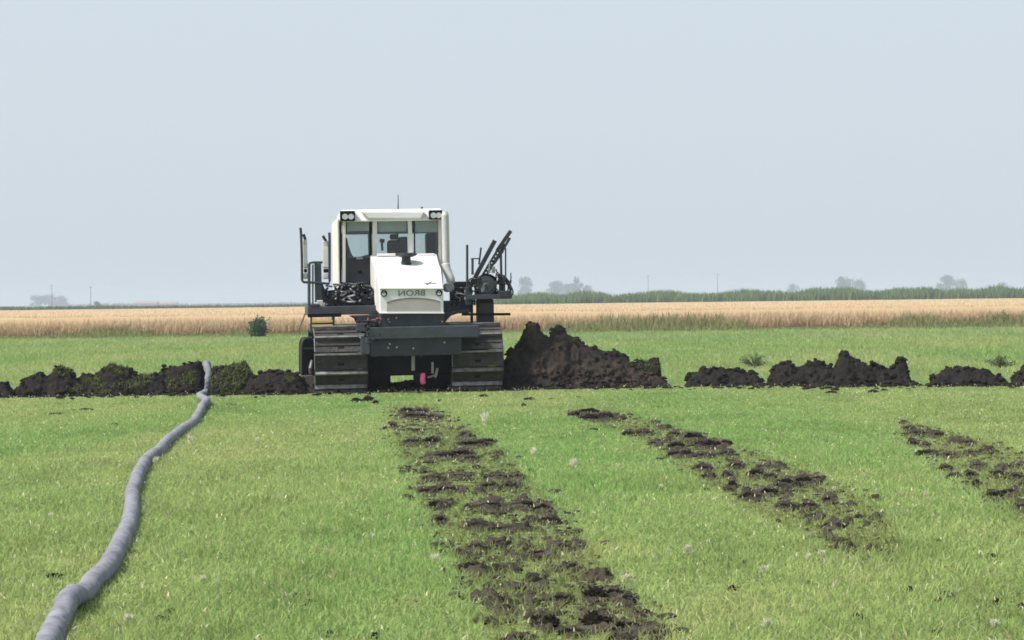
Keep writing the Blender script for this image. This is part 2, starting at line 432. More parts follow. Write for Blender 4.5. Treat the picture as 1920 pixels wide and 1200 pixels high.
# weedy margin at the foot of the wheat
n = 60000
x = rng.uniform(-38, 38, n); y = 104.5 + 8.5 * rng.random(n)
w_ = np.clip(0.42 + 1.9 * fbm(np.stack([x * 0.30, 0 * x + 4, 0 * x], 1), 4, 31), 0.08, 1)
hgt = (0.10 + 0.95 * w_ * rng.random(n) ** 1.3) * np.clip((y - 104) / 5, 0.2, 1)
t = rng.random(n)
c = lerp((0.17, 0.235, 0.08), (0.36, 0.31, 0.16), np.clip(t * 0.9 + 0.1 * (hgt > 0.5), 0, 1)) * rng.uniform(0.7, 1.2, n)[:, None]
o = blades('field_margin', x, y, np.zeros(n), hgt, rng.uniform(0.03, 0.07, n), c, M['leaf'], lean=0.6)
tag(o, 'weedy green margin along the foot of the wheat', 'weeds', kind='stuff')
# maize on the right beyond the wheat
n = 44000
y = 429 + 22 * rng.random(n); x = rng.uniform(-3, 260, n)
hgt = rng.uniform(2.2, 3.35, n) + 1.3 * fbm(np.stack([x * 0.2, y * 0.05, 0 * x], 1), 4, 9)
hgt *= np.clip((x + 6) / 60, 0.0, 0.25) + 0.78
c = lerp((0.13, 0.205, 0.065), (0.22, 0.30, 0.11), rng.random(n)) * rng.uniform(0.7, 1.15, n)[:, None]
o = blades('maize_field', x, y, np.zeros(n), hgt, rng.uniform(0.25, 0.5, n), c, M['leaf'], lean=0.35)
tag(o, 'tall green maize crop beyond the wheat on the right', 'maize', kind='stuff')
# low green crop on the left horizon
n = 16000
y = 470 + 25 * rng.random(n); x = rng.uniform(-190, 4, n)
hgt = rng.uniform(1.2, 1.75, n) + 0.35 * fbm(np.stack([x * 0.08, y * 0.05, 0 * x], 1), 3, 19)
c = lerp((0.08, 0.12, 0.04), (0.15, 0.19, 0.07), rng.random(n)) * rng.uniform(0.7, 1.15, n)[:, None]
o = blades('crop_line', x, y, np.zeros(n), hgt, rng.uniform(0.3, 0.7, n), c, M['leaf'], lean=0.4)
tag(o, 'thin dark green crop line beyond the wheat on the left', 'crop', kind='stuff')
# far low wood line
n = 9000
y = 2300 + 60 * rng.random(n); x = rng.uniform(-900, 900, n)
hgt = np.clip(4.0 + 3.5 * fbm(np.stack([x * 0.012, 0 * x, 0 * x], 1), 4, 41), 0.5, 9) * rng.uniform(0.5, 1, n)
c = np.repeat(np.array([[0.06, 0.09, 0.035]]), n, 0) * rng.uniform(0.7, 1.2, n)[:, None]
o = blades('far_wood', x, y, np.zeros(n), hgt, rng.uniform(1.5, 4, n), c, M['leaf'], lean=0.4)
tag(o, 'faint blue line of far off woods on the horizon', 'wood', kind='stuff')

# ------------------------------------------------------------------ distant trees, poles, barn
def tree(name, px0, px1, ptop, Y, label, group, nleaf=900, seed=1, trunk_h=0.25, shape=1.0, gap=0.35):
    rs = np.random.default_rng(seed)
    a = PY(px0, 560, Y); b = PY(px1, 560, Y); cx = (a[0] + b[0]) / 2; W = (b[0] - a[0])
    H = PY((px0 + px1) / 2, ptop, Y)[2]
    root = bpy.data.objects.new(name, None); COL.objects.link(root); root.location = (cx, Y, 0)
    tag(root, label, 'tree', group)
    # limbs and clumps
    m = MB(); m.tube([(0, 0, 0), (0.02 * W, 0, H * 0.3), (0, 0, H * 0.65)], [0.035 * H, 0.025 * H, 0.01 * H], 8)
    cl = []
    for k in range(22):
        th = rs.uniform(0, 2 * np.pi); zz = H * rs.uniform(trunk_h + 0.10, 0.90)
        rr = W / 2 * rs.uniform(0.15, 0.8) * math.sqrt(max(0.05, 1 - abs((zz / H - 0.40) / 0.62) ** 2)) * shape
        p = np.array([rr * math.cos(th), rr * math.sin(th), zz]); cl.append((p, rs.uniform(0.14, 0.27) * min(W, H)))
        m.tube([(0, 0, zz * 0.45), tuple(p * 0.6 + np.array([0, 0, zz * 0.25])), tuple(p)], [0.012 * H, 0.008 * H, 0.004 * H], 5)
    m.build('trunk', M['bark'], root)
    nleaf = int(nleaf * 2.4); ci = rs.integers(0, len(cl), nleaf)
    d = rs.normal(size=(nleaf, 3)); d /= np.linalg.norm(d, axis=1)[:, None]; d *= rs.random(nleaf)[:, None] ** (1 / 2.2)
    P = np.array([c[0] for c in cl])[ci] + d * np.array([c[1] for c in cl])[ci][:, None] * [1.15, 1.15, 0.9]
    ok = P[:, 2] > H * trunk_h * 0.6; P = P[ok]; n = len(P)
    t1 = rs.normal(size=(n, 3)); t1 /= np.linalg.norm(t1, axis=1)[:, None]; t2 = np.cross(t1, rs.normal(size=(n, 3))); t2 /= np.linalg.norm(t2, axis=1)[:, None]
    s = (rs.uniform(0.025, 0.05, n) * H)[:, None]
    V = np.stack([P - t1 * s, P + t2 * s * 0.6, P + t1 * s, P - t2 * s * 0.6], 1).reshape(-1, 3)
    col = np.array((0.060, 0.095, 0.035))[None] * rs.uniform(0.55, 1.5, n)[:, None]
    mesh_np('crown', V, [np.arange(n * 4).reshape(n, 4)], M['leaf'], root, False, np.repeat(col, 4, 0))
    return root
G = 'trees on the left horizon'
tree('broad_tree', 48, 92, 554, 2300, 'hazy left shoulder tree of the rounded grove on the left horizon', G, 900, 1, 0.02)
tree('broad_tree', 64, 120, 551, 2300, 'tall middle tree of the rounded grove on the left horizon', G, 1100, 2, 0.02)
tree('broad_tree', 92, 133, 554, 2300, 'right end tree of the rounded grove on the left horizon', G, 900, 3, 0.02)
tree('small_tree', 174, 190, 564, 900, 'tiny dark tree at the foot of the second pole on the left', G, 300, 4, 0.02)
G = 'trees behind the maize'
tree('thin_tree', 970, 1002, 519, 2100, 'sparse faint tree just right of the machine boom', G, 420, 5, 0.1)
tree('broad_tree', 1024, 1056, 527, 2100, 'rounded hazy tree at left of the central far grove', G, 800, 6, 0.02)
tree('broad_tree', 1046, 1082, 531, 2100, 'low spreading hazy tree in middle of the central far grove', G, 800, 7, 0.02)
tree('tall_tree', 1070, 1094, 519, 2100, 'narrow tall hazy tree rising at right of the central far grove', G, 700, 8, 0.02)
tree('low_tree', 1088, 1112, 534, 2100, 'lowest hazy tree at the right end of the central far grove', G, 500, 9, 0.02)
tree('broad_tree', 1566, 1602, 517, 2000, 'rounded blue tree above maize, left of its pair', G, 900, 10, 0.02)
tree('low_tree', 1590, 1630, 525, 2000, 'lower blue tree above maize, leaning on its taller neighbour', G, 800, 11, 0.02)
tree('broad_tree', 1756, 1792, 517, 2000, 'rounded blue tree above maize near the right photo edge', G, 900, 12, 0.02)
tree('low_tree', 1780, 1820, 525, 2000, 'lower blue tree above maize nearest the right photo edge', G, 800, 13, 0.02)
tree('low_tree', 1476, 1500, 531, 2000, 'small faint tree peeping over the maize left of the pairs', G, 400, 14, 0.02)
tree('low_tree', 1868, 1894, 530, 2000, 'small faint tree peeping over the maize at far right', G, 400, 15, 0.02)
def pole(px, ptop, Y, label):
    p = PY(px, ptop, Y)
    root = bpy.data.objects.new('utility_pole', None); COL.objects.link(root); root.location = (p[0], Y, 0)
    tag(root, label, 'pole', 'utility poles on the horizon')
    m = MB(); m.tube([(0, 0, 0), (0, 0, p[2] * 0.5), (0, 0, p[2])], [0.24, 0.21, 0.17], 8); m.build('post', M['pole'], root, smooth=True)
    m = MB(); m.box(-0.9, 0.9, -0.32, -0.18, p[2] - 0.75, p[2] - 0.58); m.build('crossarm', M['pole'], root)
    for k in (-0.8, 0, 0.8):
        m = MB(); m.tube([(k, -0.25, p[2] - 0.58), (k, -0.25, p[2] - 0.38)], 0.05, 6); m.build('insulator', M['grey'], root)
pole(97, 533, 1300, 'utility pole standing before the rounded grove on left')
pole(170, 537, 1300, 'utility pole right of the rounded grove on left')
pole(1215, 516, 1500, 'faint utility pole above the maize, left of two')
pole(1345, 512, 1500, 'faint utility pole above the maize, right of two')
def barn(px0, px1, ptop, Y, label):
    a = PY(px0, 568, Y); b = PY(px1, 568, Y); H = PY((px0 + px1) / 2, ptop, Y)[2]; L = b[0] - a[0]
    root = bpy.data.objects.new('farm_shed', None); COL.objects.link(root); root.location = ((a[0] + b[0]) / 2, Y, 0)
    tag(root, label, 'shed', 'far sheds on the left horizon')
    m = MB(); m.prismx([(-7, 0), (7, 0), (7, H * 0.6), (0, H * 0.94), (-7, H * 0.6)], -L / 2, L / 2); m.build('wall', M['barnwall'], root)
    m = MB(); m.prismx([(-7.6, H * 0.58), (0, H * 0.95), (7.6, H * 0.58), (7.6, H * 0.63), (0, H), (-7.6, H * 0.63)], -L / 2 - 0.4, L / 2 + 0.4); m.build('roof', M['barnroof'], root)
    m = MB()
    m.box(-L * 0.12, L * 0.12, -7.12, -7.0, 0, H * 0.45); m.build('door', M['grey'], root)
barn(256, 296, 564.5, 1900, 'long low faint shed with dull red roof on left horizon')
barn(304, 332, 565.5, 1900, 'shorter faint shed with reddish roof on left horizon')

# ------------------------------------------------------------------ bushes and weeds
def bush(name, pxc, pbase, w, h, label, cat, c0, c1, n, seed, spiky=False, group=None):
    p = PZ(pxc, pbase); Y = p[1]; W = w * Y / F; H = h * Y / F
    rs = np.random.default_rng(seed)
    root = bpy.data.objects.new(name, None); COL.objects.link(root); root.location = (p[0], Y, 0)
    tag(root, label, cat, group)
    m = MB(); E = []
    for k in range(26):
        th = rs.uniform(0, 2 * np.pi); ra = rs.uniform(0.05, 0.5); e = np.array([math.cos(th) * W * ra, math.sin(th) * W * 0.35, H * rs.uniform(0.75, 1.0) * math.sqrt(1.02 - (ra / 0.52) ** 2) if not spiky else H * rs.uniform(0.3, 1.0) * (1.1 - ra)])
        m.tube([(0, 0, 0), tuple(e * [0.5, 0.5, 0.6]), tuple(e)], [0.012 * H + 0.004, 0.008 * H + 0.003, 0.003], 5); E.append(e)
    m.build('stem', M['bark'], root)
    E = np.array(E); k = rs.integers(0, len(E), n); t = rs.uniform(0.05, 1.0, n)[:, None] ** (0.7)
    P = E[k] * t * [1, 1, 1] + rs.normal(size=(n, 3)) * np.array([W, W, H]) * (0.06 if spiky else 0.14)
    P[:, 2] = np.abs(P[:, 2])
    t1 = rs.normal(size=(n, 3)); t1[:, 2] += 0.6; t1 /= np.linalg.norm(t1, axis=1)[:, None]; t2 = np.cross(t1, rs.normal(size=(n, 3))); t2 /= np.linalg.norm(t2, axis=1)[:, None]
    s = (rs.uniform(0.05, 0.11, n) * H)[:, None]; ww = 0.25 if spiky else 0.5
    V = np.stack([P - t1 * s, P + t2 * s * ww, P + t1 * s, P - t2 * s * ww], 1).reshape(-1, 3)
    col = lerp(c0, c1, rs.random(n)) * rs.uniform(0.6, 1.3, n)[:, None]
    mesh_np('foliage', V, [np.arange(n * 4).reshape(n, 4)], M['leaf'], root, False, np.repeat(col, 4, 0))
bush('bush', 485, 632, 36, 33, 'round dark green bush at the foot of the wheat', 'bush', (0.055, 0.125, 0.065), (0.11, 0.19, 0.09), 2600, 3)
bush('weed', 1415, 690, 60, 30, 'grey green thistly weed behind the low spoil lumps', 'weed', (0.07, 0.11, 0.05), (0.13, 0.17, 0.08), 700, 4, True, 'weeds behind the spoil ridge')
bush('weed', 1876, 690, 62, 30, 'grey green thistly weed near the right photo edge', 'weed', (0.07, 0.11, 0.05), (0.13, 0.17, 0.08), 700, 5, True, 'weeds behind the spoil ridge')
bush('weed', 42, 628, 34, 12, 'low olive weed at wheat foot near left photo edge', 'weed', (0.12, 0.16, 0.05), (0.2, 0.22, 0.08), 500, 6, True, 'weeds at the wheat edge')
bush('weed', 1500, 612, 44, 26, 'tan green tall weed at wheat foot behind spoil peak', 'weed', (0.16, 0.16, 0.06), (0.26, 0.23, 0.10), 600, 8, True, 'weeds at the wheat edge')
bush('weed', 1250, 613, 22, 24, 'dark narrow weed at wheat foot beyond the big heap', 'weed', (0.12, 0.13, 0.06), (0.2, 0.18, 0.09), 500, 9, True, 'weeds at the wheat edge')
bush('weed', 1690, 612, 44, 30, 'tan green bushy weed at wheat foot beyond leaning clod', 'weed', (0.16, 0.16, 0.06), (0.26, 0.23, 0.10), 600, 10, True, 'weeds at the wheat edge')
bush('weed', 1880, 611, 44, 30, 'tan green bushy weed at wheat foot near right edge', 'weed', (0.16, 0.16, 0.06), (0.26, 0.23, 0.10), 600, 11, True, 'weeds at the wheat edge')

# ------------------------------------------------------------------ soil shapes
def ico(sub):
    t = (1 + 5 ** 0.5) / 2
    v = [(-1, t, 0), (1, t, 0), (-1, -t, 0), (1, -t, 0), (0, -1, t), (0, 1, t), (0, -1, -t), (0, 1, -t), (t, 0, -1), (t, 0, 1), (-t, 0, -1), (-t, 0, 1)]
    f = [(0, 11, 5), (0, 5, 1), (0, 1, 7), (0, 7, 10), (0, 10, 11), (1, 5, 9), (5, 11, 4), (11, 10, 2), (10, 7, 6), (7, 1, 8), (3, 9, 4), (3, 4, 2), (3, 2, 6), (3, 6, 8), (3, 8, 9), (4, 9, 5), (2, 4, 11), (6, 2, 10), (8, 6, 7), (9, 8, 1)]
    v = [np.array(q) / np.linalg.norm(q) for q in v]
    for _ in range(sub):
        mid = {}; nf = []
        def mp(a, b):
            k = (min(a, b), max(a, b))
            if k not in mid:
                q = v[a] + v[b]; v.append(q / np.linalg.norm(q)); mid[k] = len(v) - 1
            return mid[k]
        for a, b, c_ in f:
            ab, bc, ca = mp(a, b), mp(b, c_), mp(c_, a); nf += [(a, ab, ca), (b, bc, ab), (c_, ca, bc), (ab, bc, ca)]
        f = nf
    return np.array(v), np.array(f)
ICO = {k: ico(k) for k in (1, 2, 3, 4)}
def lump(seed, sub=3, amp=0.45):
    v, f = ICO[sub]; v = v.copy()
    d = 1 + amp * fbm(v * 1.3 + seed * 7.3, 4, seed) + 0.30 * (0.55 - cellf(v * 2.0 + seed * 3.1, seed)) + 0.12 * fbm(v * 6 + seed, 3, seed + 3)
    v = v * d[:, None]
    v[:, 2] = np.where(v[:, 2] < -0.35, -0.35 + (v[:, 2] + 0.35) * 0.2, v[:, 2])
    return v, f

LUMPS = [lump(500 + k, 2, 0.6) for k in range(14)]
def mound(name, sil, pbase, label, material, depth=0.55, seed=1, rough=1.0, sods=(), nl=40, group='heaps of dug soil', knobs=()):
    """heap whose ridge line follows the heights seen; real depth in y"""
    s = np.array(sil, float)
    pm = 0.5 * (s[0, 0] + s[-1, 0])
    Yb = PZ(pm, pbase + 1)[1]; Yc = Yb + depth
    P = np.array([PY(a, b, Yc) for a, b in s])
    X, Z = P[:, 0], np.maximum(P[:, 2], 0.02)
    L = X[-1] - X[0]; nu = max(30, int(L / 0.018)); nv = max(44, int(2 * depth / 0.022))
    u = np.linspace(0, 1, nu); xs = X[0] + L * u
    H = np.interp(xs, X, Z)
    # taper the ends to the ground
    e = np.minimum(u, 1 - u) * L
    H = H * np.clip(e / 0.10 + 0.25, 0.25, 1)
    t = np.linspace(-1, 1, nv)
    T, XX = np.meshgrid(t, xs); HH = np.repeat(H[:, None], nv, 1)
    dd = depth * (0.55 + 0.45 * np.clip(HH / max(0.3, H.max()), 0, 1)) 
    ks = np.exp(-0.5 * (np.arange(-60, 61) * (L / nu) / 0.22) ** 2); ks /= ks.sum()
    Hs = np.convolve(np.pad(H, 60, mode='edge'), ks, 'valid')
    bl = np.clip(np.abs(T) * 1.25 - 0.1, 0, 1)
    HH = HH * (1 - bl) + np.repeat(Hs[:, None], nv, 1) * bl
    ZZ = HH * (1 - np.abs(T) ** 1.5) - 0.03
    q = np.stack([XX.ravel(), (Yc + T * dd).ravel(), ZZ.ravel()], 1)
    k = rough
    c1 = cellf(q * 6.0 + seed, seed); c2 = cellf(q * 15.0 + seed, seed + 5)
    amt = (0.075 * fbm(q * 3.2 + seed, 5, seed) + 0.05 * (0.55 - c1) + 0.045 * (0.5 - c2) * np.clip(0.6 + fbm(q * 2.5, 2, seed + 31), 0, 1.4) + 0.042 * fbm(q * 20, 3, seed + 2) + 0.05 * (0.5 - cellf(q * 11 + 5, seed + 8))) * k
    nrm = np.stack([0 * T.ravel(), T.ravel() * 0.9, 1 - 0.6 * np.abs(T.ravel())], 1)
    fade = np.clip((1 - np.abs(T.ravel())) * 5, 0.15, 1)
    q = q + nrm * (amt * fade)[:, None]
    q[:, 0] += 0.06 * k * fbm(q * 5 + 40, 3, seed + 9); q[:, 1] += 0.05 * k * fbm(q * 5 + 80, 3, seed + 19)
    idx = np.arange(nu * nv).reshape(nu, nv)
    f = np.stack([idx[:-1, :-1], idx[1:, :-1], idx[1:, 1:], idx[:-1, 1:]], 2).reshape(-1, 4)
    surf = q.copy()
    rs = np.random.default_rng(seed)
    VV = [q]; F3 = []; nvv = len(q)
    for i in range(nl):
        j = rs.integers(0, nu * nv)
        if i % 3 == 0: j = idx[rs.integers(2, nu - 2), int(nv * 0.5) + rs.integers(-4, 5)]
        if i % 3 == 1: j = idx[rs.integers(2, nu - 2), rs.integers(0, max(2, nv // 7))]
        v, ff = LUMPS[rs.integers(0, len(LUMPS))]
        a = (0.010 + 0.038 * rs.random() ** 2.2) * (0.9 if i % 3 == 0 else 1.0)
        th = rs.uniform(0, 6.28); cs, sn = math.cos(th), math.sin(th)
        v = v * [a * rs.uniform(1, 1.6), a, a * rs.uniform(0.6, 1.0)]
        v = np.stack([v[:, 0] * cs - v[:, 1] * sn, v[:, 0] * sn + v[:, 1] * cs, v[:, 2]], 1)
        VV.append(v + surf[j] + [0, 0, a * 0.1]); F3.append(ff + nvv); nvv += len(v)
    for i, (kx, ky, kr) in enumerate(knobs):
        v, ff = lump(seed * 13 + i + 2000, 4, 0.35); r_ = kr * Yc / F
        d_ = fbm(v * 4 + i, 4, seed) * 0.16 + 0.25 * (0.5 - cellf(v * 3.5, seed + i))
        v = v * (1 + d_)[:, None] * [r_, r_, r_ * 1.25]
        VV.append(v + PY(kx, ky + kr * 0.9, Yc)); F3.append(ff + nvv); nvv += len(v)
    faces = [f] + ([np.concatenate(F3)] if F3 else [])
    c0 = np.array([L / 2 + X[0], Yc, 0])
    o = mesh_np(name, np.concatenate(VV) - c0, faces, material, None, False)
    o.location = c0
    tag(o, label, 'soil heap', group)
    if sods:
        pxs, pys = project(surf)
        front = T.ravel() < 0.15
        bx = []; 
        for (cx, cy, rx, ry, dn) in sods:
            inside = np.where(front & (((pxs - cx) / rx) ** 2 + ((pys - cy) / ry) ** 2 < 1 + 1.3 * fbm(surf * 7, 3, seed + 77)))[0]
            if len(inside): bx.append(rs.choice(inside, size=int(min(dn * 0.7, 9 * len(inside))), replace=True))
        if bx:
            j = np.concatenate(bx); n = len(j); p = surf[j] + rs.normal(size=(n, 3)) * 0.012 - c0
            c = lerp((0.060, 0.085, 0.028), (0.27, 0.31, 0.115), rs.random(n) ** 1.2) * rs.uniform(0.55, 1.25, n)[:, None]
            so_ = blades('sod', p[:, 0], p[:, 1], p[:, 2] - 0.01, rs.uniform(0.02, 0.06, n), rs.uniform(0.008, 0.016, n), c, M['leaf'], o, lean=1.4)
            tag(so_, 'grassy turf still stuck to the soil', kind='stuff')
    return o, surf
HS = 'low spoil heaps in the ridge left of the machine'
mound('soil_heap', [(-60, 722), (-30, 712), (0, 716), (12, 714), (20, 719), (27, 728)], 746, 'dark spoil heap cut by the left photo edge', M['soil'], 0.42, 11, nl=80, group=HS)
mound('soil_heap', [(22, 734), (30, 726), (40, 723), (43, 712), (49, 708), (57, 702), (69, 703), (73, 696), (81, 694), (86, 702), (94, 702), (101, 695), (104, 687), (112, 684), (124, 690), (135, 694), (141, 704), (148, 706), (158, 708), (166, 716)], 744,
      'dark stepped spoil heap with a pale turf cap, left of pipe', M['soil'], 0.5, 12, sods=[(124, 696, 13, 10, 700), (110, 690, 8, 6, 250), (145, 730, 20, 9, 350)], nl=170, group=HS, knobs=[(76, 701, 8), (56, 709, 7), (110, 692, 9), (136, 700, 7)])
mound('soil_heap', [(136, 716), (146, 708), (150, 704), (156, 700), (174, 700), (189, 689), (200, 683), (208, 679), (224, 685), (241, 688), (250, 692), (260, 699), (277, 698), (296, 698), (306, 701), (316, 712)], 742,
      'turf streaked spoil heap with a grassy peak, left of pipe', M['soil'], 0.5, 13, sods=[(222, 692, 20, 11, 900), (175, 716, 26, 8, 600), (225, 722, 42, 7, 700), (270, 712, 22, 12, 600), (180, 735, 30, 6, 400)], nl=170, group=HS, knobs=[(208, 686, 9), (225, 692, 8), (245, 694, 8), (160, 706, 7)])
mound('soil_heap', [(278, 714), (288, 702), (297, 697), (302, 692), (319, 692), (327, 684), (346, 680), (360, 676), (374, 673), (379, 682), (383, 690), (388, 704)], 740,
      'dark overhanging spoil heap with turf face directly left of pipe', M['soil'], 0.5, 14, sods=[(322, 722, 11, 15, 600), (352, 708, 18, 12, 800), (300, 712, 8, 14, 300)], nl=110, group=HS, knobs=[(370, 681, 9), (350, 687, 9), (330, 691, 8), (305, 698, 7)])
mound('soil_heap', [(392, 706), (396, 692), (399, 687), (400, 685), (415, 685), (430, 685), (436, 679), (456, 675), (461, 679), (467, 692), (480, 703), (492, 706), (500, 714)], 740,
      'green turf covered spoil heap directly right of pipe', M['soil'], 0.5, 15, sods=[(447, 700, 24, 28, 2600), (415, 712, 18, 24, 900), (436, 728, 22, 10, 700)], nl=80, group=HS, knobs=[(458, 684, 10), (440, 686, 9), (410, 692, 9)])
mound('soil_heap', [(458, 716), (470, 706), (480, 703), (497, 696), (518, 694), (542, 696), (554, 700), (562, 703), (570, 708), (576, 716)], 740,
      'dark bare spoil heap ending against the left track', M['soil'], 0.5, 16, sods=[(540, 712, 14, 5, 200)], nl=170, group=HS)
big, _ = mound('soil_mound', [(905, 705), (925, 690), (947, 673), (952, 660), (970, 644), (981, 621), (991, 608), (1000, 603), (1009, 610), (1021, 627), (1031, 628), (1036, 615), (1048, 612), (1060, 618), (1065, 628), (1077, 630), (1093, 643), (1113, 646), (1126, 653), (1134, 660), (1150, 656), (1163, 660), (1176, 673), (1189, 681), (1200, 688), (1212, 694), (1231, 703), (1246, 710), (1256, 722)], 729,
      'big twin peaked brown black soil mound beside right track', M['soil_dry'], 0.85, 21, 1.25, nl=620, group=None, knobs=[(999, 610, 13), (1000, 622, 18), (1048, 617, 13), (1064, 632, 10), (1113, 650, 9), (1152, 662, 12), (960, 656, 10)])
HR = 'low spoil heaps in the ridge right of the big mound'
mound('sod_lump', [(1186, 690), (1190, 674), (1199, 670), (1210, 672), (1218, 673), (1224, 668), (1231, 667), (1238, 671), (1241, 680), (1240, 692), (1244, 706)], 722, 'grassy upturned sod lump perched at right of big mound', M['soil'], 0.3, 22, 0.8,
      sods=[(1205, 688, 18, 16, 700), (1232, 690, 7, 12, 150)], nl=12, group=None)
mound('soil_heap', [(1284, 718), (1288, 698), (1296, 701), (1306, 696), (1314, 690), (1343, 688), (1384, 687), (1399, 695), (1416, 697), (1427, 712), (1435, 719)], 724, 'flat topped dark spoil heap, first right of big mound', M['soil'], 0.42, 23, 0.8, nl=170, group=HR, knobs=[(1290, 704, 7), (1320, 696, 8), (1390, 694, 8), (1352, 693, 7)])
mound('soil_heap', [(1438, 716), (1441, 709), (1446, 694), (1457, 682), (1478, 675), (1495, 680), (1519, 674), (1535, 674), (1557, 680), (1566, 692), (1572, 704)], 723, 'broad round topped dark spoil heap without turf', M['soil'], 0.5, 24, 1.1, nl=170, group=HR, knobs=[(1478, 680, 9), (1521, 679, 9), (1538, 680, 8), (1455, 690, 9)])
mound('soil_heap', [(1560, 694), (1566, 680), (1573, 667), (1581, 655), (1590, 660), (1600, 670), (1617, 674), (1626, 686), (1633, 679), (1649, 679), (1665, 687), (1676, 680), (1682, 668), (1695, 667), (1700, 680), (1702, 697), (1707, 710), (1717, 724)], 725, 'peaked dark spoil heap with an upright clod at its right end', M['soil'], 0.5, 25, 1.0,
      sods=[(1684, 676, 6, 10, 120)], nl=180, group=HR, knobs=[(1582, 660, 9), (1584, 670, 14), (1689, 671, 9), (1690, 684, 10), (1640, 684, 9), (1710, 716, 7)])
mound('soil_heap', [(1742, 722), (1747, 698), (1755, 702), (1763, 697), (1771, 690), (1806, 688), (1844, 687), (1858, 695), (1877, 698), (1888, 713), (1896, 719)], 724, 'flat topped dark spoil heap, second from right photo edge', M['soil'], 0.42, 26, 0.8, nl=170, group=HR, knobs=[(1749, 704, 7), (1780, 696, 8), (1850, 694, 8), (1812, 693, 7)])
mound('soil_heap', [(1896, 718), (1900, 710), (1906, 694), (1919, 681), (1940, 675), (1960, 678), (1990, 684), (2010, 712)], 723, 'dark spoil heap cut off by the right photo edge', M['soil'], 0.45, 27, 1.0, nl=110, group=HR)

# small clods spilled along the foot of the ridge
def crumbs(name, pts, smin, smax, label, material, seed, flat=0.6):
    rs = np.random.default_rng(seed); VV = []; FF = []; n0 = 0
    protos = [lump(900 + seed * 10 + k, 1) for k in range(8)]
    for (x, y) in pts:
        v, f = protos[rs.integers(0, 8)]; a = rs.uniform(smin, smax) * (0.6 + 0.8 * rs.random() ** 2)
        th = rs.uniform(0, 6.28); cs, sn = math.cos(th), math.sin(th)
        v = v * [a * rs.uniform(1, 1.9), a, a * flat * rs.uniform(0.6, 1.2)]
        v = np.stack([v[:, 0] * cs - v[:, 1] * sn, v[:, 0] * sn + v[:, 1] * cs, v[:, 2]], 1)
        VV.append(v + [x, y, a * 0.25 + 0.012]); FF.append(f + n0); n0 += len(v)
    o = mesh_np(name, np.concatenate(VV), [np.concatenate(FF)], material, None, True)
    return tag(o, label, 'soil crumbs', kind='stuff')
rs0 = np.random.default_rng(55)
pts = []
for k in range(520):
    px_ = rs0.uniform(-20, 1940); py_ = np.interp(px_, [0, 560, 940, 1920], [747, 741, 731, 726]) + rs0.normal() * 2.2 - 1
    if 575 < px_ < 590: continue
    pts.append(PZ(px_, py_)[:2])
crumbs('ridge_crumbs', pts, 0.012, 0.05, 'loose soil crumbs along the foot of the spoil ridge', M['soil'], 1)
CL = {}
CL[0] = [(s / 2.5 + 640, t / 2.5 + 720, w / 2.5, h / 2.5) for s, t, w, h in [
 (310, 125, 60, 30), (370, 125, 60, 25), (345, 150, 120, 30), (430, 155, 70, 30), (240, 195, 30, 30), (360, 220, 50, 20), (330, 272, 90, 34), (420, 270, 90, 38), (580, 240, 60, 35), (690, 270, 70, 30), (620, 280, 150, 40), (470, 335, 130, 40), (560, 325, 110, 45), (610, 350, 60, 30), (740, 325, 40, 20),
 (430, 445, 110, 28), (550, 436, 100, 24), (400, 505, 90, 35), (490, 495, 110, 35), (740, 440, 140, 40), (830, 435, 50, 40), (690, 482, 100, 36), (790, 480, 90, 36), (655, 510, 40, 22), (580, 500, 40, 20), (460, 565, 110, 45), (690, 575, 200, 45), (850, 565, 110, 45), (940, 580, 90, 45), (460, 640, 60, 50),
 (980, 640, 110, 40), (890, 640, 80, 20), (640, 665, 110, 35), (800, 680, 200, 25), (440, 720, 30, 25), (510, 755, 30, 30), (640, 770, 130, 45), (750, 750, 120, 45), (860, 760, 60, 40), (1030, 765, 100, 40), (1100, 750, 70, 45), (620, 860, 130, 65), (575, 805, 45, 30), (770, 870, 150, 35), (940, 800, 130, 50), (820, 810, 110, 26), (1085, 860, 60, 45), (1180, 895, 80, 40), (1235, 895, 70, 45), (910, 930, 110, 60), (760, 950, 120, 25),
 (650, 1000, 100, 45), (730, 1020, 110, 60), (760, 1055, 110, 50), (885, 1010, 60, 40), (1030, 1010, 120, 50), (1190, 990, 110, 80), (1270, 985, 90, 60), (1340, 1015, 80, 60), (690, 1120, 60, 35), (910, 1105, 70, 55), (975, 1115, 90, 85), (1190, 1110, 150, 110), (1320, 1140, 140, 60), (1080, 1165, 120, 50), (1420, 1150, 110, 40), (1490, 1175, 100, 40), (820, 1195, 120, 25), (1320, 1190, 130, 40), (1420, 1090, 120, 20), (560, 920, 40, 18), (690, 950, 60, 20), (1000, 870, 90, 20), (590, 590, 60, 18), (540, 790, 40, 30)]]
CL[1] = [(s / 2.5 + 640, t / 2.5 + 720, w / 2.5, h / 2.5) for s, t, w, h in [
 (1100, 142, 70, 34), (1160, 125, 90, 34), (1180, 155, 110, 44), (1240, 150, 80, 40), (1310, 160, 40, 25), (1345, 232, 60, 34), (1410, 230, 90, 26), (1480, 180, 40, 15), (1520, 205, 60, 22), (1560, 235, 60, 30), (1570, 290, 80, 35), (1570, 330, 70, 35), (1470, 280, 60, 25), (1185, 215, 50, 10), (1520, 265, 50, 18)]]
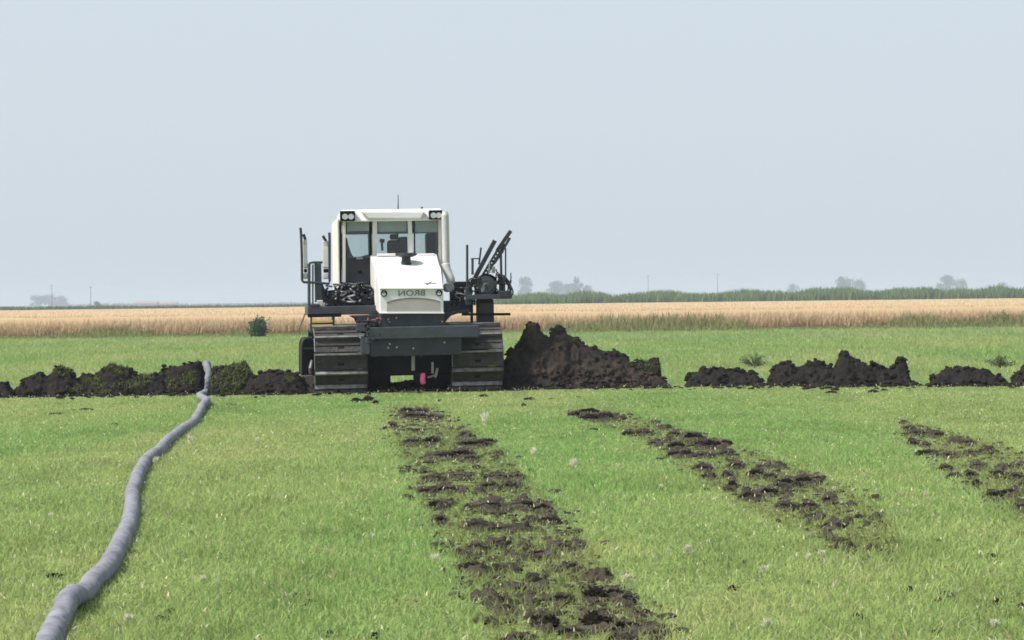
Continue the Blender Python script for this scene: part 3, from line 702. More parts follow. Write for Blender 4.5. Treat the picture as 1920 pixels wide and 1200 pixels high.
CL[1] += [(s / 2.5 + 1280, t / 2.5 + 720, w / 2.5, h / 2.5) for s, t, w, h in [
 (40, 245, 90, 40), (20, 325, 60, 40), (120, 280, 130, 50), (200, 275, 60, 30), (210, 325, 70, 25), (100, 335, 90, 25), (95, 395, 90, 35), (120, 435, 60, 30), (245, 385, 70, 30), (380, 390, 90, 22), (450, 388, 70, 20), (205, 430, 50, 35), (235, 470, 45, 50), (340, 420, 80, 40), (415, 435, 60, 35), (500, 465, 110, 60), (580, 455, 90, 50), (630, 445, 60, 35), (315, 525, 90, 50), (400, 505, 90, 40), (475, 520, 60, 20), (490, 575, 100, 40), (590, 575, 90, 35), (690, 545, 70, 40), (590, 625, 45, 25), (635, 620, 40, 35), (700, 665, 110, 35), (690, 710, 35, 40), (765, 650, 40, 15), (820, 625, 25, 12), (900, 628, 45, 20), (800, 775, 60, 25), (890, 770, 60, 25), (940, 790, 50, 25)]]
CL[2] = [(s / 2.5 + 1280, t / 2.5 + 720, w / 2.5, h / 2.5) for s, t, w, h in [
 (1035, 180, 25, 12), (1060, 210, 60, 25), (1100, 230, 80, 25), (1195, 240, 60, 25), (1085, 285, 60, 35), (1130, 290, 50, 30), (1145, 325, 110, 40), (1280, 265, 70, 26), (1340, 275, 60, 30), (1355, 325, 70, 25), (1250, 335, 90, 25), (1230, 395, 80, 35), (1265, 435, 60, 30), (1385, 385, 60, 30), (1520, 390, 80, 22), (1580, 386, 70, 20), (1350, 430, 50, 35), (1380, 470, 45, 45), (1480, 420, 70, 40), (1560, 435, 70, 35), (1460, 525, 90, 45), (1540, 510, 90, 40), (1590, 580, 50, 40), (1640, 470, 100, 50), (1640, 570, 80, 40), (1430, 310, 70, 26)]]
STRAY = [(s / 2.5 + 640, t / 2.5 + 720, w / 2.5, h / 2.5) for s, t, w, h in [(75, 75, 60, 30), (125, 70, 50, 34), (160, 85, 30, 22), (670, 55, 40, 18), (885, 70, 50, 20), (855, 97, 25, 20), (985, 70, 25, 12), (1110, 62, 30, 10), (455, 78, 30, 10), (150, 1190, 60, 20), (330, 1025, 60, 25)]]
STRAY += [(s / 2.5 + 1280, t / 2.5 + 720, w / 2.5, h / 2.5) for s, t, w, h in [(700, 38, 60, 15), (895, 34, 45, 24), (945, 28, 35, 16), (285, 840, 40, 20), (1450, 810, 60, 35), (1240, 985, 60, 40), (1200, 1015, 40, 25), (1475, 1018, 45, 35), (1590, 1040, 40, 40), (820, 1095, 70, 25), (1190, 1170, 50, 20), (590, 940, 50, 20), (240, 960, 60, 24), (1200, 740, 40, 22), (1070, 965, 40, 18)]]
STRAY += [(s / 2.5, t / 2.5 + 720, w / 2.5, h / 2.5) for s, t, w, h in [(255, 140, 70, 12), (400, 120, 70, 15), (345, 125, 15, 10), (1085, 97, 60, 8), (980, 120, 20, 10), (250, 905, 80, 25), (540, 188, 30, 8), (795, 1070, 50, 25), (760, 1105, 90, 14), (1390, 995, 35, 20), (1450, 1030, 40, 25), (1545, 1180, 40, 25)]]
def clod_field(x, y, sx, sy, p, seed):
    """height of scattered rough clods: one possible clod per jittered cell, present with chance p"""
    gx_, gy_ = x / sx, y / sy; ix, iy = np.floor(gx_).astype(np.int64), np.floor(gy_).astype(np.int64); z = np.full(len(x), -0.02)
    for a_ in (-1, 0, 1):
        for b_ in (-1, 0, 1):
            cx_, cy_ = ix + a_, iy + b_; o_ = np.zeros_like(cx_)
            h1, h2, h3, h4 = [hsh(cx_, cy_, o_, seed + k) for k in range(4)]
            rr = 0.28 + 0.5 * h3
            d2 = (((gx_ - cx_ - h1) / rr) ** 2 + ((gy_ - cy_ - h2) / (rr * (0.6 + 0.5 * h4))) ** 2)
            top = np.minimum(sx, sy) * (0.22 + 0.40 * h4) * rr / 0.5
            z = np.maximum(z, np.where(h1 * 7.7 % 1.0 < p, top * (1 - d2 ** 1.5), -0.02))
    return z
def churn(si, label):
    a = np.array(STRIPS[si], float)
    nv_ = (1900, 1300, 1000)[si]; nu_ = 96
    yA, yB = PZ(a[0, 0], a[0, 1] - 6)[1], PZ(a[-1, 0], a[-1, 1] + 40)[1]
    Yr = 1 / np.linspace(1 / yB, 1 / yA, nv_); rows = []
    pyr = np.array([project(np.array([[0, q_, 0]]))[1][0] for q_ in Yr])
    for q_, py0 in zip(Yr, pyr):
        cx_ = np.interp(py0, a[:, 1], a[:, 0]); w_ = np.interp(py0, a[:, 1], a[:, 2])
        xl_ = PZ(cx_ - w_ * 0.56, py0)[0]; xr_ = PZ(cx_ + w_ * 0.56, py0)[0]
        rows.append(np.stack([np.linspace(xl_, xr_, nu_), np.full(nu_, q_), np.zeros(nu_)], 1))
    V = np.concatenate(rows); x_, y_ = V[:, 0], V[:, 1]
    U = np.abs(np.tile(np.linspace(-1, 1, nu_), nv_)); E = np.repeat(np.minimum(np.arange(nv_), nv_ - 1 - np.arange(nv_)) / 40.0, nu_)
    wx = x_ + 0.03 * fbm(V * [9, 9, 1], 3, 71); wy = y_ + 0.03 * fbm(V * [9, 9, 1], 3, 72)
    b_ = fbm(V * [1.6, 2.6, 1] + si * 17, 3, 60 + si)
    pxv, pyv = project(np.stack([x_ + 0.05 * fbm(V * [5, 5, 1], 3, 73), y_ + 0.10 * fbm(V * [5, 5, 1], 3, 74), 0 * x_], 1))
    near = np.zeros(len(x_))
    for (qx, qy, qw, qh) in CL[si]:
        near = np.maximum(near, np.exp(-1.35 * (((pxv - qx) / (qw * 0.52)) ** 2 + ((pyv - qy - qh * 0.12) / (qh * 0.50)) ** 2) ** 1.5))
    p = np.clip(1.15 * near + (0.0 if si == 0 else -0.07) + 0.16 * b_, 0.0, 0.95) * np.clip((1 - U) * 3.5, 0.12, 1) * np.clip(E, 0.1, 1)
    z_ = np.maximum(clod_field(wx, wy, 0.17, 0.10, p * 0.8 - 0.12, 80 + si * 9) * 0.75, clod_field(wx + 3.3, wy, 0.085, 0.058, p * 0.9, 85 + si * 9) * 0.85)
    z_ = np.maximum(z_, clod_field(wx, wy + 7.1, 0.034, 0.032, p * 0.9 + 0.03, 95 + si))
    z_ = z_ * 0.8
    z_ = np.maximum(z_, np.where(near * np.clip((1 - U) * 5, 0, 1) + 0.35 * fbm(V * [7, 9, 1], 4, 91) > 0.30, 0.008 + 0.012 * near, -0.03))
    on = z_ > -0.015
    z_ = z_ + np.where(on, 0.016 * fbm(V * [26, 26, 1], 4, 65) + 0.020 * (0.45 - cellf(V * [30, 30, 1], 66)), 0)
    V[:, 2] = z_ + 0.004
    idx = np.arange(nv_ * nu_).reshape(nv_, nu_)
    f = np.stack([idx[:-1, :-1], idx[:-1, 1:], idx[1:, 1:], idx[1:, :-1]], 2).reshape(-1, 4)
    zf = V[f, 2].max(1) > -0.008
    f = f[zf]; us, inv = np.unique(f, return_inverse=True)
    o = mesh_np('churned_soil', V[us], [inv.reshape(f.shape)], M['clod'], None, False)
    tag(o, label, 'churned soil', kind='stuff')
names = ['strip leading up to the machine', 'strip right of the machine', 'strip at the right photo edge']
for si, st in enumerate(STRIPS):
    churn(si, 'broken dark soil showing through grass in the ' + names[si])
    a = np.array(st, float); pts = []
    for k in range((700, 380, 260)[si]):
        py_ = a[0, 1] + (a[-1, 1] - a[0, 1]) * rs0.random() ** (1.5)
        c_ = np.interp(py_, a[:, 1], a[:, 0]); w_ = np.interp(py_, a[:, 1], a[:, 2])
        px_ = c_ + np.clip(rs0.normal() * 0.33, -0.58, 0.58) * w_
        p = PZ(px_, py_ + rs0.normal() * 2)
        if fbm(np.array([[p[0] * 2.2, p[1] * 0.9, si]]), 3, 61)[0] > -0.12: pts.append(p[:2])
    crumbs('soil_crumbs', pts, 0.008, 0.028, 'loose crumbs of dark soil over the churned ' + names[si], M['clod'], 2 + si)

# ------------------------------------------------------------------ clods
CM_ = []
for k in range(9):
    v, f = lump(300 + k, 4, 0.6)
    # break the outline up into crumbs
    v = v * (1 + 0.55 * (0.45 - cellf(v * 3.2 + k, k + 50)) + 0.35 * (0.45 - cellf(v * 7 + k, k + 90)) + 0.25 * fbm(v * 5 + k, 3, k))[:, None]
    me = bpy.data.meshes.new('soil_clod'); me.from_pydata(v.tolist(), [], f.tolist()); me.update()
    me.materials.append(M['clod']); CM_.append(me)
rs1 = np.random.default_rng(77)
def clod(px, py, w, h, label, group):
    p = PZ(px, py + h * 0.35); Y = p[1]; W = w * Y / F; Hh = min(h * Y / F * 0.75, W * 0.8)
    o = bpy.data.objects.new('soil_clod', CM_[rs1.integers(0, len(CM_))]); COL.objects.link(o)
    D = min(max(W * 0.55, 0.05), 0.30)
    o.location = (p[0], Y + D * 0.3, Hh * 0.22)
    o.rotation_euler = (0, 0, rs1.choice([0, math.pi]) + rs1.uniform(-0.35, 0.35))
    o.scale = (W * 0.5, D * 0.5, max(0.018, Hh * 0.62))
    tag(o, label, 'soil clod', group)
NM = ['churned strip leading to machine', 'slanting churned strip right of machine', 'short churned strip at right photo edge']
for si in CL:
    a = np.array(STRIPS[si], float)
    lo, hi = a[0, 1], a[-1, 1]
    for (px_, py_, w_, h_) in CL[si]:
        u = (py_ - lo) / (hi - lo)
        where = 'far end of' if u < 0.22 else 'far half of' if u < 0.5 else 'near half of' if u < 0.8 else 'near end of'
        c_ = np.interp(py_, a[:, 1], a[:, 0]); ww = np.interp(py_, a[:, 1], a[:, 2])
        side = 'left edge' if px_ < c_ - ww * 0.22 else 'right edge' if px_ > c_ + ww * 0.22 else 'middle'
        k = w_ / ww
        sz = 'broad flat' if w_ / h_ > 3.2 else 'chunky' if k > 0.3 else 'small'
        clod(px_, py_, w_, h_, f'{sz} dark clod, {side}, {where} {NM[si]}', 'soil clods in the ' + NM[si])
for (px_, py_, w_, h_) in STRAY:
    reg = 'left of the grey pipe' if px_ < 370 and py_ < 800 else 'between pipe and machine strip' if px_ < 760 and py_ > 800 else 'close before the spoil ridge' if py_ < 800 else 'in the grass right of the strips'
    sz = 'flat' if w_ / h_ > 3.2 else 'small round' if w_ < 18 else 'lumpy'
    clod(px_, py_, w_, h_, f'{sz} stray dark clod lying alone {reg}', 'stray soil clods in the grass')

# pale dried seed tufts
TUFT = [(1290, 1037, 24), (815, 1055, 20), (910, 788, 28), (1000, 850, 18), (1075, 872, 20), (1515, 1052, 14), (1540, 1045, 14), (1433, 1076, 20), (1563, 922, 12), (1736, 932, 12), (1175, 1093, 22), (380, 1093, 14), (240, 1168, 18), (95, 972, 12), (357, 830, 22), (1160, 878, 10), (1440, 1178, 22), (1865, 1178, 18), (650, 830, 10), (482, 828, 10), (292, 868, 16), (1240, 918, 10), (700, 1013, 12)]
def tuft(px, py, w, k):
    p = PZ(px, py + w * 0.3); W = w * p[1] / F
    n = 110; th = rng.uniform(0, 6.28, n); rr = rng.random(n) ** 0.6 * W * 0.34
    zz = rng.random(n) * W * 0.5
    o = blades('seed_tuft', rr * np.cos(th) * rng.uniform(0.6, 1.3), rr * np.sin(th), zz, rng.uniform(0.2, 0.55, n) * W * 0.8 + 0.008, np.full(n, 0.003 + W * 0.022), np.array((0.74, 0.74, 0.54))[None] * rng.uniform(0.65, 1.15, n)[:, None], M['straw'], lean=1.3)
    o.location = (p[0], p[1], 0.02)
    tag(o, 'small pale dried seed tuft standing in the green grass', 'seed tuft', 'pale dried seed tufts in the grass')
for k, (a_, b_, w_) in enumerate(TUFT): tuft(a_, b_, w_, k)

# ------------------------------------------------------------------ drain pipe
PR = 0.053
pp = [(60, 1275, 0.0), (78, 1235, 0.0), (94, 1200, 0.0), (106, 1172, 0.0), (117, 1150, 0.015), (128, 1126, 0.05), (141, 1118, 0.04), (156, 1112, 0.0), (172, 1094, 0.0), (200, 1062, 0.0), (220, 1030, 0), (236, 1000, 0), (245, 972, 0), (247, 944, 0), (252, 912, 0), (260, 888, 0), (276, 862, 0), (300, 842, 0), (317, 825, 0), (341, 805, 0), (362, 791, 0), (370, 779, 0), (379, 762, 0.02), (388, 753, 0.03), (381, 747, 0.02), (375, 742, 0.0), (382, 738, 0.0), (389, 733, 0.02)]
pts = [PZ(a_, b_, PR * 0.75 + c_) for a_, b_, c_ in pp]
yb = pts[-1][1]
for a_, b_, dy in [(390, 723, -0.10), (391, 709, -0.10), (391, 698, -0.05), (389, 689, 0.06), (387, 683, 0.24)]:
    pts.append(PY(a_, b_, yb + dy))
e = pts[-1]
pts += [e + np.array([-0.02, 0.40, -0.04]), e + np.array([-0.05, 0.85, -0.40]), e + np.array([0.0, 1.2, -e[2] + 0.07]), e + np.array([0.1, 2.2, -e[2] + 0.066])]
pts = np.array(pts)
def catmull(P, step):
    out = []
    for i in range(len(P) - 1):
        p0, p1, p2, p3 = P[max(i - 1, 0)], P[i], P[i + 1], P[min(i + 2, len(P) - 1)]
        n = max(2, int(np.linalg.norm(p2 - p1) / step))
        for t in np.arange(n) / n:
            out.append(0.5 * (2 * p1 + (p2 - p0) * t + (2 * p0 - 5 * p1 + 4 * p2 - p3) * t * t + (3 * p1 - p0 - 3 * p2 + p3) * t ** 3))
    out.append(P[-1]); return np.array(out)
C = catmull(pts, 0.0125)
# gentle wobble of a hand laid pipe
s = np.concatenate([[0], np.cumsum(np.linalg.norm(np.diff(C, axis=0), axis=1))])
C[:, 0] += 0.012 * fbm(np.stack([s * 2.2, 0 * s, 0 * s], 1), 2, 70)
ph = s / 0.21 + 0.8 * fbm(np.stack([s * 0.9, 0 * s, 0 * s], 1), 2, 71)
fr_ = ph - np.floor(ph)
rad = PR * (0.87 + 0.20 * np.sqrt(np.clip(np.sin(np.pi * fr_), 0, 1)) + 0.04 * fbm(np.stack([s * 6, 0 * s, 0 * s], 1), 3, 72))
nS = 20
T = np.gradient(C, axis=0); T /= np.linalg.norm(T, axis=1)[:, None]
A = np.cross(T, [0, 0, 1.0]); A /= np.maximum(np.linalg.norm(A, axis=1), 1e-6)[:, None]; B_ = np.cross(A, T)
th = np.arange(nS) * 2 * np.pi / nS
ring = C[:, None] + (A[:, None] * np.cos(th)[None, :, None] + B_[:, None] * np.sin(th)[None, :, None]) * rad[:, None, None]
q = ring.reshape(-1, 3)
nr = (q - np.repeat(C, nS, 0)); nr /= np.linalg.norm(nr, axis=1)[:, None]
q = q + nr * (0.0065 * fbm(q * [28, 28, 28], 3, 73) + 0.007 * fbm(np.stack([np.repeat(s, nS) * 26, nr[:, 2] * 2, nr[:, 0] * 2], 1), 2, 74))[:, None]
idx = np.arange(len(q)).reshape(-1, nS)
f = np.stack([idx[:-1], np.roll(idx[:-1], -1, 1), np.roll(idx[1:], -1, 1), idx[1:]], 2).reshape(-1, 4)
pipe = mesh_np('drain_pipe', q, [f, idx[0][None, ::-1], idx[-1][None]], M['pipe'], None, True)
tag(pipe, 'long grey sock covered drainage pipe winding over grass and spoil', 'pipe')

# ------------------------------------------------------------------ the machine
YAW = R(6.8); TILT = R(-0.45)
mach = bpy.data.objects.new('tracked_machine', None); COL.objects.link(mach)
MM = Matrix.Translation((MX, MY, 0.02)) @ Matrix.Rotation(YAW, 4, 'Z') @ Matrix.Rotation(TILT, 4, 'Y')
mach.matrix_world = MM
tag(mach, 'white cabbed tracked drainage plough machine standing amid dark spoil', 'tracked machine')
MI = np.array(MM.inverted())
LO = MI[:3, :3] @ np.array([0, 0, EYE]) + MI[:3, 3]
def L(px, py, y):
    d = MI[:3, :3] @ ray(px, py); t = (y - LO[1]) / d[1]; p = LO + d * t
    return float(p[0]), float(p[2])
def L3(px, py, y): a, b = L(px, py, y); return (a, y, b)
def pbox(m, px0, py0, px1, py1, y0, y1, mi=0):
    x0, z1 = L(px0, py0, y0); x1, z0 = L(px1, py1, y0); m.box(x0, x1, y0, y1, z0, z1, mi)
def part(name, px0, py0, px1, py1, y0, y1, mat_, bevel=0.012, parent=None):
    m = MB(); pbox(m, px0, py0, px1, py1, y0, y1); return m.build(name, mat_, parent or mach, bevel)
def pprism(m, pts, y0, y1, mi=0): m.prism([L(a, b, y0) for a, b in pts], y0, y1, mi)
def lathe_y(m, cx, y0, y1, cz, r, n=24, mi=0): m.tube([(cx, y0, cz), (cx, y1, cz)], r, n, mi)

# tracks ------------------------------------------------------------
def track(px0, px1, label, side):
    x0, _ = L(px0, 700, 0.0); x1, _ = L(px1, 700, 0.0)
    W = x1 - x0; xc = (x0 + x1) / 2
    Rr = 0.50; len_ = 2.45; cz = Rr + 0.05
    core = MB()
    pr = []
    def loop(d):       # point and angle along the track loop, d in metres
        per = 2 * len_ + 2 * math.pi * Rr; d %= per
        if d < len_: return (Rr + d, cz - Rr, 0.0, -1.0)          # bottom run: y, z, normal
        d -= len_
        if d < math.pi * Rr:
            a = -math.pi / 2 + d / Rr; return (Rr + len_ + Rr * math.cos(a), cz + Rr * math.sin(a), math.cos(a), math.sin(a))
        d -= math.pi * Rr
        if d < len_: 
            sag = 0.03 * math.sin(math.pi * d / len_)
            return (Rr + len_ - d, cz + Rr - sag, 0.0, 1.0)
        d -= len_; a = math.pi / 2 + d / Rr; return (Rr + Rr * math.cos(a), cz + Rr * math.sin(a), math.cos(a), math.sin(a))
    per = 2 * len_ + 2 * math.pi * Rr
    # chain core
    prof = [loop(per * k / 72) for k in range(72)]
    inn = [(y_ - ny * 0.10, z_ - nz * 0.10) for y_, z_, ny, nz in prof]
    outr = [(y_ - ny * 0.035, z_ - nz * 0.035) for y_, z_, ny, nz in prof]
    n = 72; v = []; fcs = []
    for xx in (xc - 0.16, xc + 0.16):
        v += [(xx, a, b) for a, b in outr] + [(xx, a, b) for a, b in inn]
    for k in range(n):
        j = (k + 1) % n
        fcs += [(k, j, n + j, n + k), (2 * n + j, 2 * n + k, 3 * n + k, 3 * n + j), (k, 2 * n + k, 2 * n + j, j), (n + j, 3 * n + j, 3 * n + k, n + k)]
    core.add(v, fcs)
    tr = core.build('track', M['dark'], mach)
    tag(tr, label)
    fm = MB(); fm.prismx([(0.42, 0.30), (2.95, 0.30), (3.05, 0.55), (2.6, 0.80), (0.8, 0.80), (0.38, 0.58)], xc - 0.22, xc + 0.22); fm.build('track_frame', M['dark'], tr, 0.03)
    for yy_, rr_, nm in ((Rr, 0.37, 'idler_wheel'), (Rr + len_, 0.37, 'drive_sprocket')):
        w = MB(); w.tube([(xc - 0.10, yy_, cz), (xc + 0.10, yy_, cz)], rr_, 28); w.tube([(xc - 0.24, yy_, cz), (xc + 0.24, yy_, cz)], 0.12, 16); w.build(nm, M['slate'], tr, 0.01)
    for k in range(5):
        w = MB(); yy_ = 0.85 + k * 0.44; w.tube([(xc - 0.2, yy_, 0.25), (xc + 0.2, yy_, 0.25)], 0.105, 16); w.build('roller', M['dark'], tr, 0.01)
    # shoes
    ns = 28; pit = per / ns
    sh = MB(); h = pit * 0.475
    sh.box(-W / 2, W / 2, -h, h, -0.03, 0.0)
    sh.box(-W / 2 + 0.01, W / 2 - 0.01, h - 0.032, h - 0.008, 0.002, 0.07, 1)
    sh.box(-W / 2 + 0.02, W / 2 - 0.02, -0.02, 0.005, 0.002, 0.018, 0)
    sh.box(-0.05, 0.05, -0.075, -0.025, 0.001, 0.004, 2)
    sh.box(-W / 2, -W / 2 + 0.012, -h, h, 0.001, 0.012, 1)
    me = None
    rs = random.Random(side)
    for k in range(ns):
        y_, z_, ny, nz = loop(k * pit + 0.1)
        if me is None:
            o = sh.build('track_shoe', [M['shoe'], M['steel'], M['black']], tr, 0.006); me = o.data
        else:
            o = o.copy(); COL.objects.link(o); o.parent = tr
        a = math.atan2(ny, nz)              # rotate +Z to the normal (about -X)
        o.location = (xc + rs.uniform(-0.006, 0.006), y_, z_); o.rotation_euler = (-a + rs.uniform(-0.02, 0.02), 0, 0)
    return tr, x0, x1
trL, lx0, lx1 = track(590, 690, 'muddy wide track on the photo left', 1)
trR, rx0, rx1 = track(848, 945, 'muddy wide track on the photo right', 2)
# black solid added as the left track's shaded recess, with its foot block
m = MB(); pprism(m, [(565, 705), (565, 648), (567, 640), (571, 635), (584, 634), (590, 642), (590, 705)], 0.62, 2.4); m.build('track_recess', M['black'], mach, 0.01)
m = MB(); P = [L3(a_, b_, 0.56) for a_, b_ in ((565.5, 700), (565.5, 649), (568, 639), (573, 634), (584, 633), (589.5, 640))]; m.tube(P, 0.02, 8); m.build('recess_rim', M['slate'], mach)
part('recess_brace', 565, 652, 590, 655, 0.58, 0.63, M['slate'], 0.006)
part('recess_foot', 565.5, 704, 587.5, 722, 0.50, 0.9, M['mud'], 0.01)
part('recess_foot', 567, 722.5, 586.5, 737, 0.46, 0.8, M['mud'], 0.01)
m = MB(); m.tube([L3(582, 700, 0.6), L3(582, 690, 0.55), L3(585, 676, 0.6)], 0.03, 8); m.build('recess_pin', M['steel'], mach)

# chassis -----------------------------------------------------------
part('belly_plate', 692, 664, 848, 702, 0.35, 2.9, M['black'], 0.03)
part('belly_shade_fill', 692, 697, 733, 732, 0.9, 2.6, M['black'], 0.03)  # added black boxes fill in the deep shade either side of the gap
part('belly_shade_fill', 788, 697, 848, 728, 0.9, 2.6, M['black'], 0.03)
part('chassis_box', 712, 587, 834, 617, 0.02, 3.2, M['slate'], 0.015)
part('bumper_beam', 690, 614, 899, 632, -0.34, -0.06, M['slate'], 0.012)
part('front_plate', 694, 633, 866, 665, -0.26, 0.02, M['dark'], 0.012)
part('beam_bracket', 677, 631, 694, 664, -0.28, 0.10, M['slate'], 0.012)
part('beam_bracket', 866, 614, 898, 634, -0.10, 0.5, M['dark'], 0.012)
m = MB(); pprism(m, [(660, 592), (670, 598), (676, 611), (684, 622), (712, 622), (712, 590)], 0.35, 1.6); m.build('deck_gusset', M['dark'], mach, 0.01)
m = MB(); pprism(m, [(834, 586), (834, 606), (838, 600), (846, 592), (858, 588), (880, 587), (880, 580)], 0.5, 1.6); m.build('deck_gusset', M['dark'], mach, 0.01)
for a_, b_, y_ in [(728, 599, 0), (743, 596, 0), (730, 604, 0), (728, 652, -.27), (744, 651, -.27), (731, 645, -.27), (775, 653, -.27), (833, 642, -.27), (829, 603, 0)]:
    m = MB(); x_, z_ = L(a_, b_, y_); lathe_y(m, x_, y_ - 0.012, y_ + 0.03, z_, 0.014, 8); m.build('bolt', M['pale'], mach)
# reddish hoses and valve cluster at the left end of the beam
rs = random.Random(4)
def hoses(name, box, n, r, mat_, y0, y1, seed, up=0.5, parent=None):
    rs = random.Random(seed); m = MB()
    for k in range(n):
        a = (rs.uniform(box[0], box[2]), rs.uniform(box[1], box[3])); pts = []
        ang = rs.uniform(0, 6.28)
        for j in range(6):
            pts.append(L3(min(max(a[0], box[0]), box[2]), min(max(a[1], box[1]), box[3]), rs.uniform(y0, y1)))
            ang += rs.uniform(-1.0, 1.0); a = (a[0] + math.cos(ang) * rs.uniform(4, 13), a[1] + math.sin(ang) * rs.uniform(2, 8))
        P = catmull(np.array(pts), 0.03); m.tube(P.tolist(), r * rs.uniform(0.8, 1.3), 7)
    return m.build(name, mat_, parent or mach, smooth=True)
hoses('red_hose', (690, 597, 714, 618), 5, 0.014, M['red'], -0.30, -0.02, 5)
hoses('beam_hoses', (670, 602, 712, 640), 12, 0.016, M['gloss'], -0.36, 0.0, 6)
for a_, b_, c_, d_ in [(668, 606, 690, 622), (690, 622, 712, 632), (686, 634, 700, 644)]:
    part('valve_block', a_, b_, c_, d_, -0.30, -0.1, M['slate'], 0.015)
# hitch under the plate
m = MB(); m.tube([L3(774.5, 664, -.1), L3(774.5, 695, -.1)], 0.032, 12); m.build('hitch_pin', M['grey'], mach, smooth=False)
m = MB(); m.tube([L3(811, 679, -.05), L3(811, 700, -.05)], 0.022, 8); m.tube([L3(820, 690, 0.0), L3(816, 708, 0.0)], 0.022, 8); m.tube([L3(802, 708, 0.0), L3(820, 702, 0.0)], 0.015, 8); m.build('hitch_chain', M['grey'], mach)
for a_ in (761, 789):
    part('hitch_lug', a_ - 3, 660, a_ + 3, 669, -.16, -.06, M['slate'], 0.008)
part('cross_tube', 692, 690, 735, 700, 1.0, 1.14, M['dark'], 0.02)
part('cross_tube', 795, 690, 848, 716, 1.0, 1.3, M['black'], 0.02)

# hood ---------------------------------------------------------------
def sect(y, pl, pr_, pt, pb):
    xl, zt = L(pl, pt, y); xr, zb = L(pr_, pb, y)
    return [(xl, y, zb), (xr, y, zb), (xr, y, zt), (xl, y, zt)]
S = [sect(-0.10, 711, 832, 540, 587), sect(-0.10, 711, 832, 540, 587), sect(0.55, 703.5, 828, 502, 580), sect(0.60, 702, 826, 500, 579), sect(1.30, 693.5, 821, 478, 568)]
S = S[1:]
m = MB(); v = [p for s_ in S for p in s_]; fc = [(0, 1, 2, 3)]
for i in range(len(S) - 1):
    for k in range(4): fc.append((i * 4 + k, (i + 1) * 4 + k, (i + 1) * 4 + (k + 1) % 4, i * 4 + (k + 1) % 4))
fc.append(tuple((len(S) - 1) * 4 + k for k in (3, 2, 1, 0)))
m.add(v, fc); hood = m.build('hood', M['white'], mach, 0.022, seg=3)
# front face lower surround: grille, lettering, lamps
gx = [(725, 583), (825, 583), (825, 566), (815, 563), (800, 560.5), (785, 559.3), (768, 559), (752, 560.5), (738, 563), (726, 566.5)]
m = MB(); pprism(m, gx, -0.108, -0.06); m.build('grille', M['grille'], hood)
m = MB()
gl = [(724, 567), (737, 562.4), (752, 559.6), (768, 558), (785, 558.3), (800, 559.6), (815, 562), (826, 565.5)]
P = [L3(a_, b_, -0.108) for a_, b_ in gl]; m.tube(P, 0.007, 6); m.build('grille_trim', M['grey'], hood)
m = MB(); a_ = L3(711.5, 541, -0.105); b_ = L3(831.5, 541, -0.105); m.bar(a_, b_, 0.022, 0.05); m.build('hood_lip', M['white'], hood, 0.006)
m = MB(); m.bar(L3(712, 587, -0.105), L3(833, 587, -0.105), 0.02, 0.04); m.build('hood_sill', M['white'], hood, 0.005)
for a_, b_ in ((720, 550), (823.5, 549)):
    x_, z_ = L(a_, b_, -0.11); r_ = 0.055
    m = MB(); lathe_y(m, x_, -0.125, -0.09, z_, r_, 20); hl = m.build('headlight', M['black'], hood, 0.006)
    m = MB(); lathe_y(m, x_ - 0.004, -0.130, -0.1235, z_ - 0.006, r_ * 0.62, 18); m.build('lens', M['lens'], hl)
    m = MB(); m.box(x_ - r_ * 0.8, x_ + r_ * 0.8, -0.133, -0.1305, z_ + 0.004, z_ + 0.018); m.build('lamp_bar', M['black'], hl)
# lettering on the hood, mirrored as it stands in the photograph
cu = bpy.data.curves.new('hood_lettering', 'FONT'); cu.body = 'BRON'; cu.extrude = 0.004; cu.offset = 0.012
to = bpy.data.objects.new('hood_lettering', cu); COL.objects.link(to)
dg = bpy.context.evaluated_depsgraph_get(); me = bpy.data.meshes.new_from_object(to.evaluated_get(dg))
bpy.data.objects.remove(to)
co = np.empty(len(me.vertices) * 3, np.float32); me.vertices.foreach_get('co', co); co = co.reshape(-1, 3)
mn, mx_ = co.min(0), co.max(0); ux = 1 - (co[:, 0] - mn[0]) / (mx_[0] - mn[0]); uz = (co[:, 1] - mn[1]) / (mx_[1] - mn[1])
xa, za = L(747, 544.5, -0.104); xb, zb = L(797, 554, -0.104)
new = np.stack([xa + ux * (xb - xa), -0.108 + 0.006 * (co[:, 2] < 0), zb + uz * (za - zb)], 1)
me.vertices.foreach_set('co', new.astype(np.float32).reshape(-1)); me.update(); me.name = 'hood_lettering'
link('hood_lettering', me, M['letters'], hood)
m = MB(); m.bar(L3(704.5, 502, 0.538), L3(827, 501.5, 0.538), 0.008, 0.012); m.build('hood_seam', M['grey'], hood)
# small wing mark low on the sloping panel
def on_slope(px, py):
    # point on the front slope of the hood (between sections at y=-.10 and y=.55)
    d = MI[:3, :3] @ ray(px, py)
    z0 = S[0][2][2]; z1 = S[1][2][2]; y0, y1 = -0.10, 0.55; k = (z1 - z0) / (y1 - y0)
    t = (z0 + k * (LO[1] - y0) - LO[2]) / (d[2] - k * d[1]); p = LO + d * t
    return (p[0], p[1] - 0.002, p[2] + 0.006)
m = MB()
for poly in ([(797, 531.5), (805, 529.5), (811, 527.5), (806, 532.5), (800, 535.5)], [(806, 533), (813, 530), (820, 531.5), (814, 532.5)], [(790, 531), (797, 530), (801, 530.5), (796, 531.6)]):
    v = [on_slope(a_, b_) for a_, b_ in poly]; n_ = len(v); lo_ = [(a_[0], a_[1] + 0.004, a_[2] - 0.008) for a_ in v]
    m.add(v + lo_, [tuple(range(n_ - 1, -1, -1)), tuple(range(n_, 2 * n_))] + [(i, (i + 1) % n_, (i + 1) % n_ + n_, i + n_) for i in range(n_)])
m.build('wing_mark', M['letters'], hood)
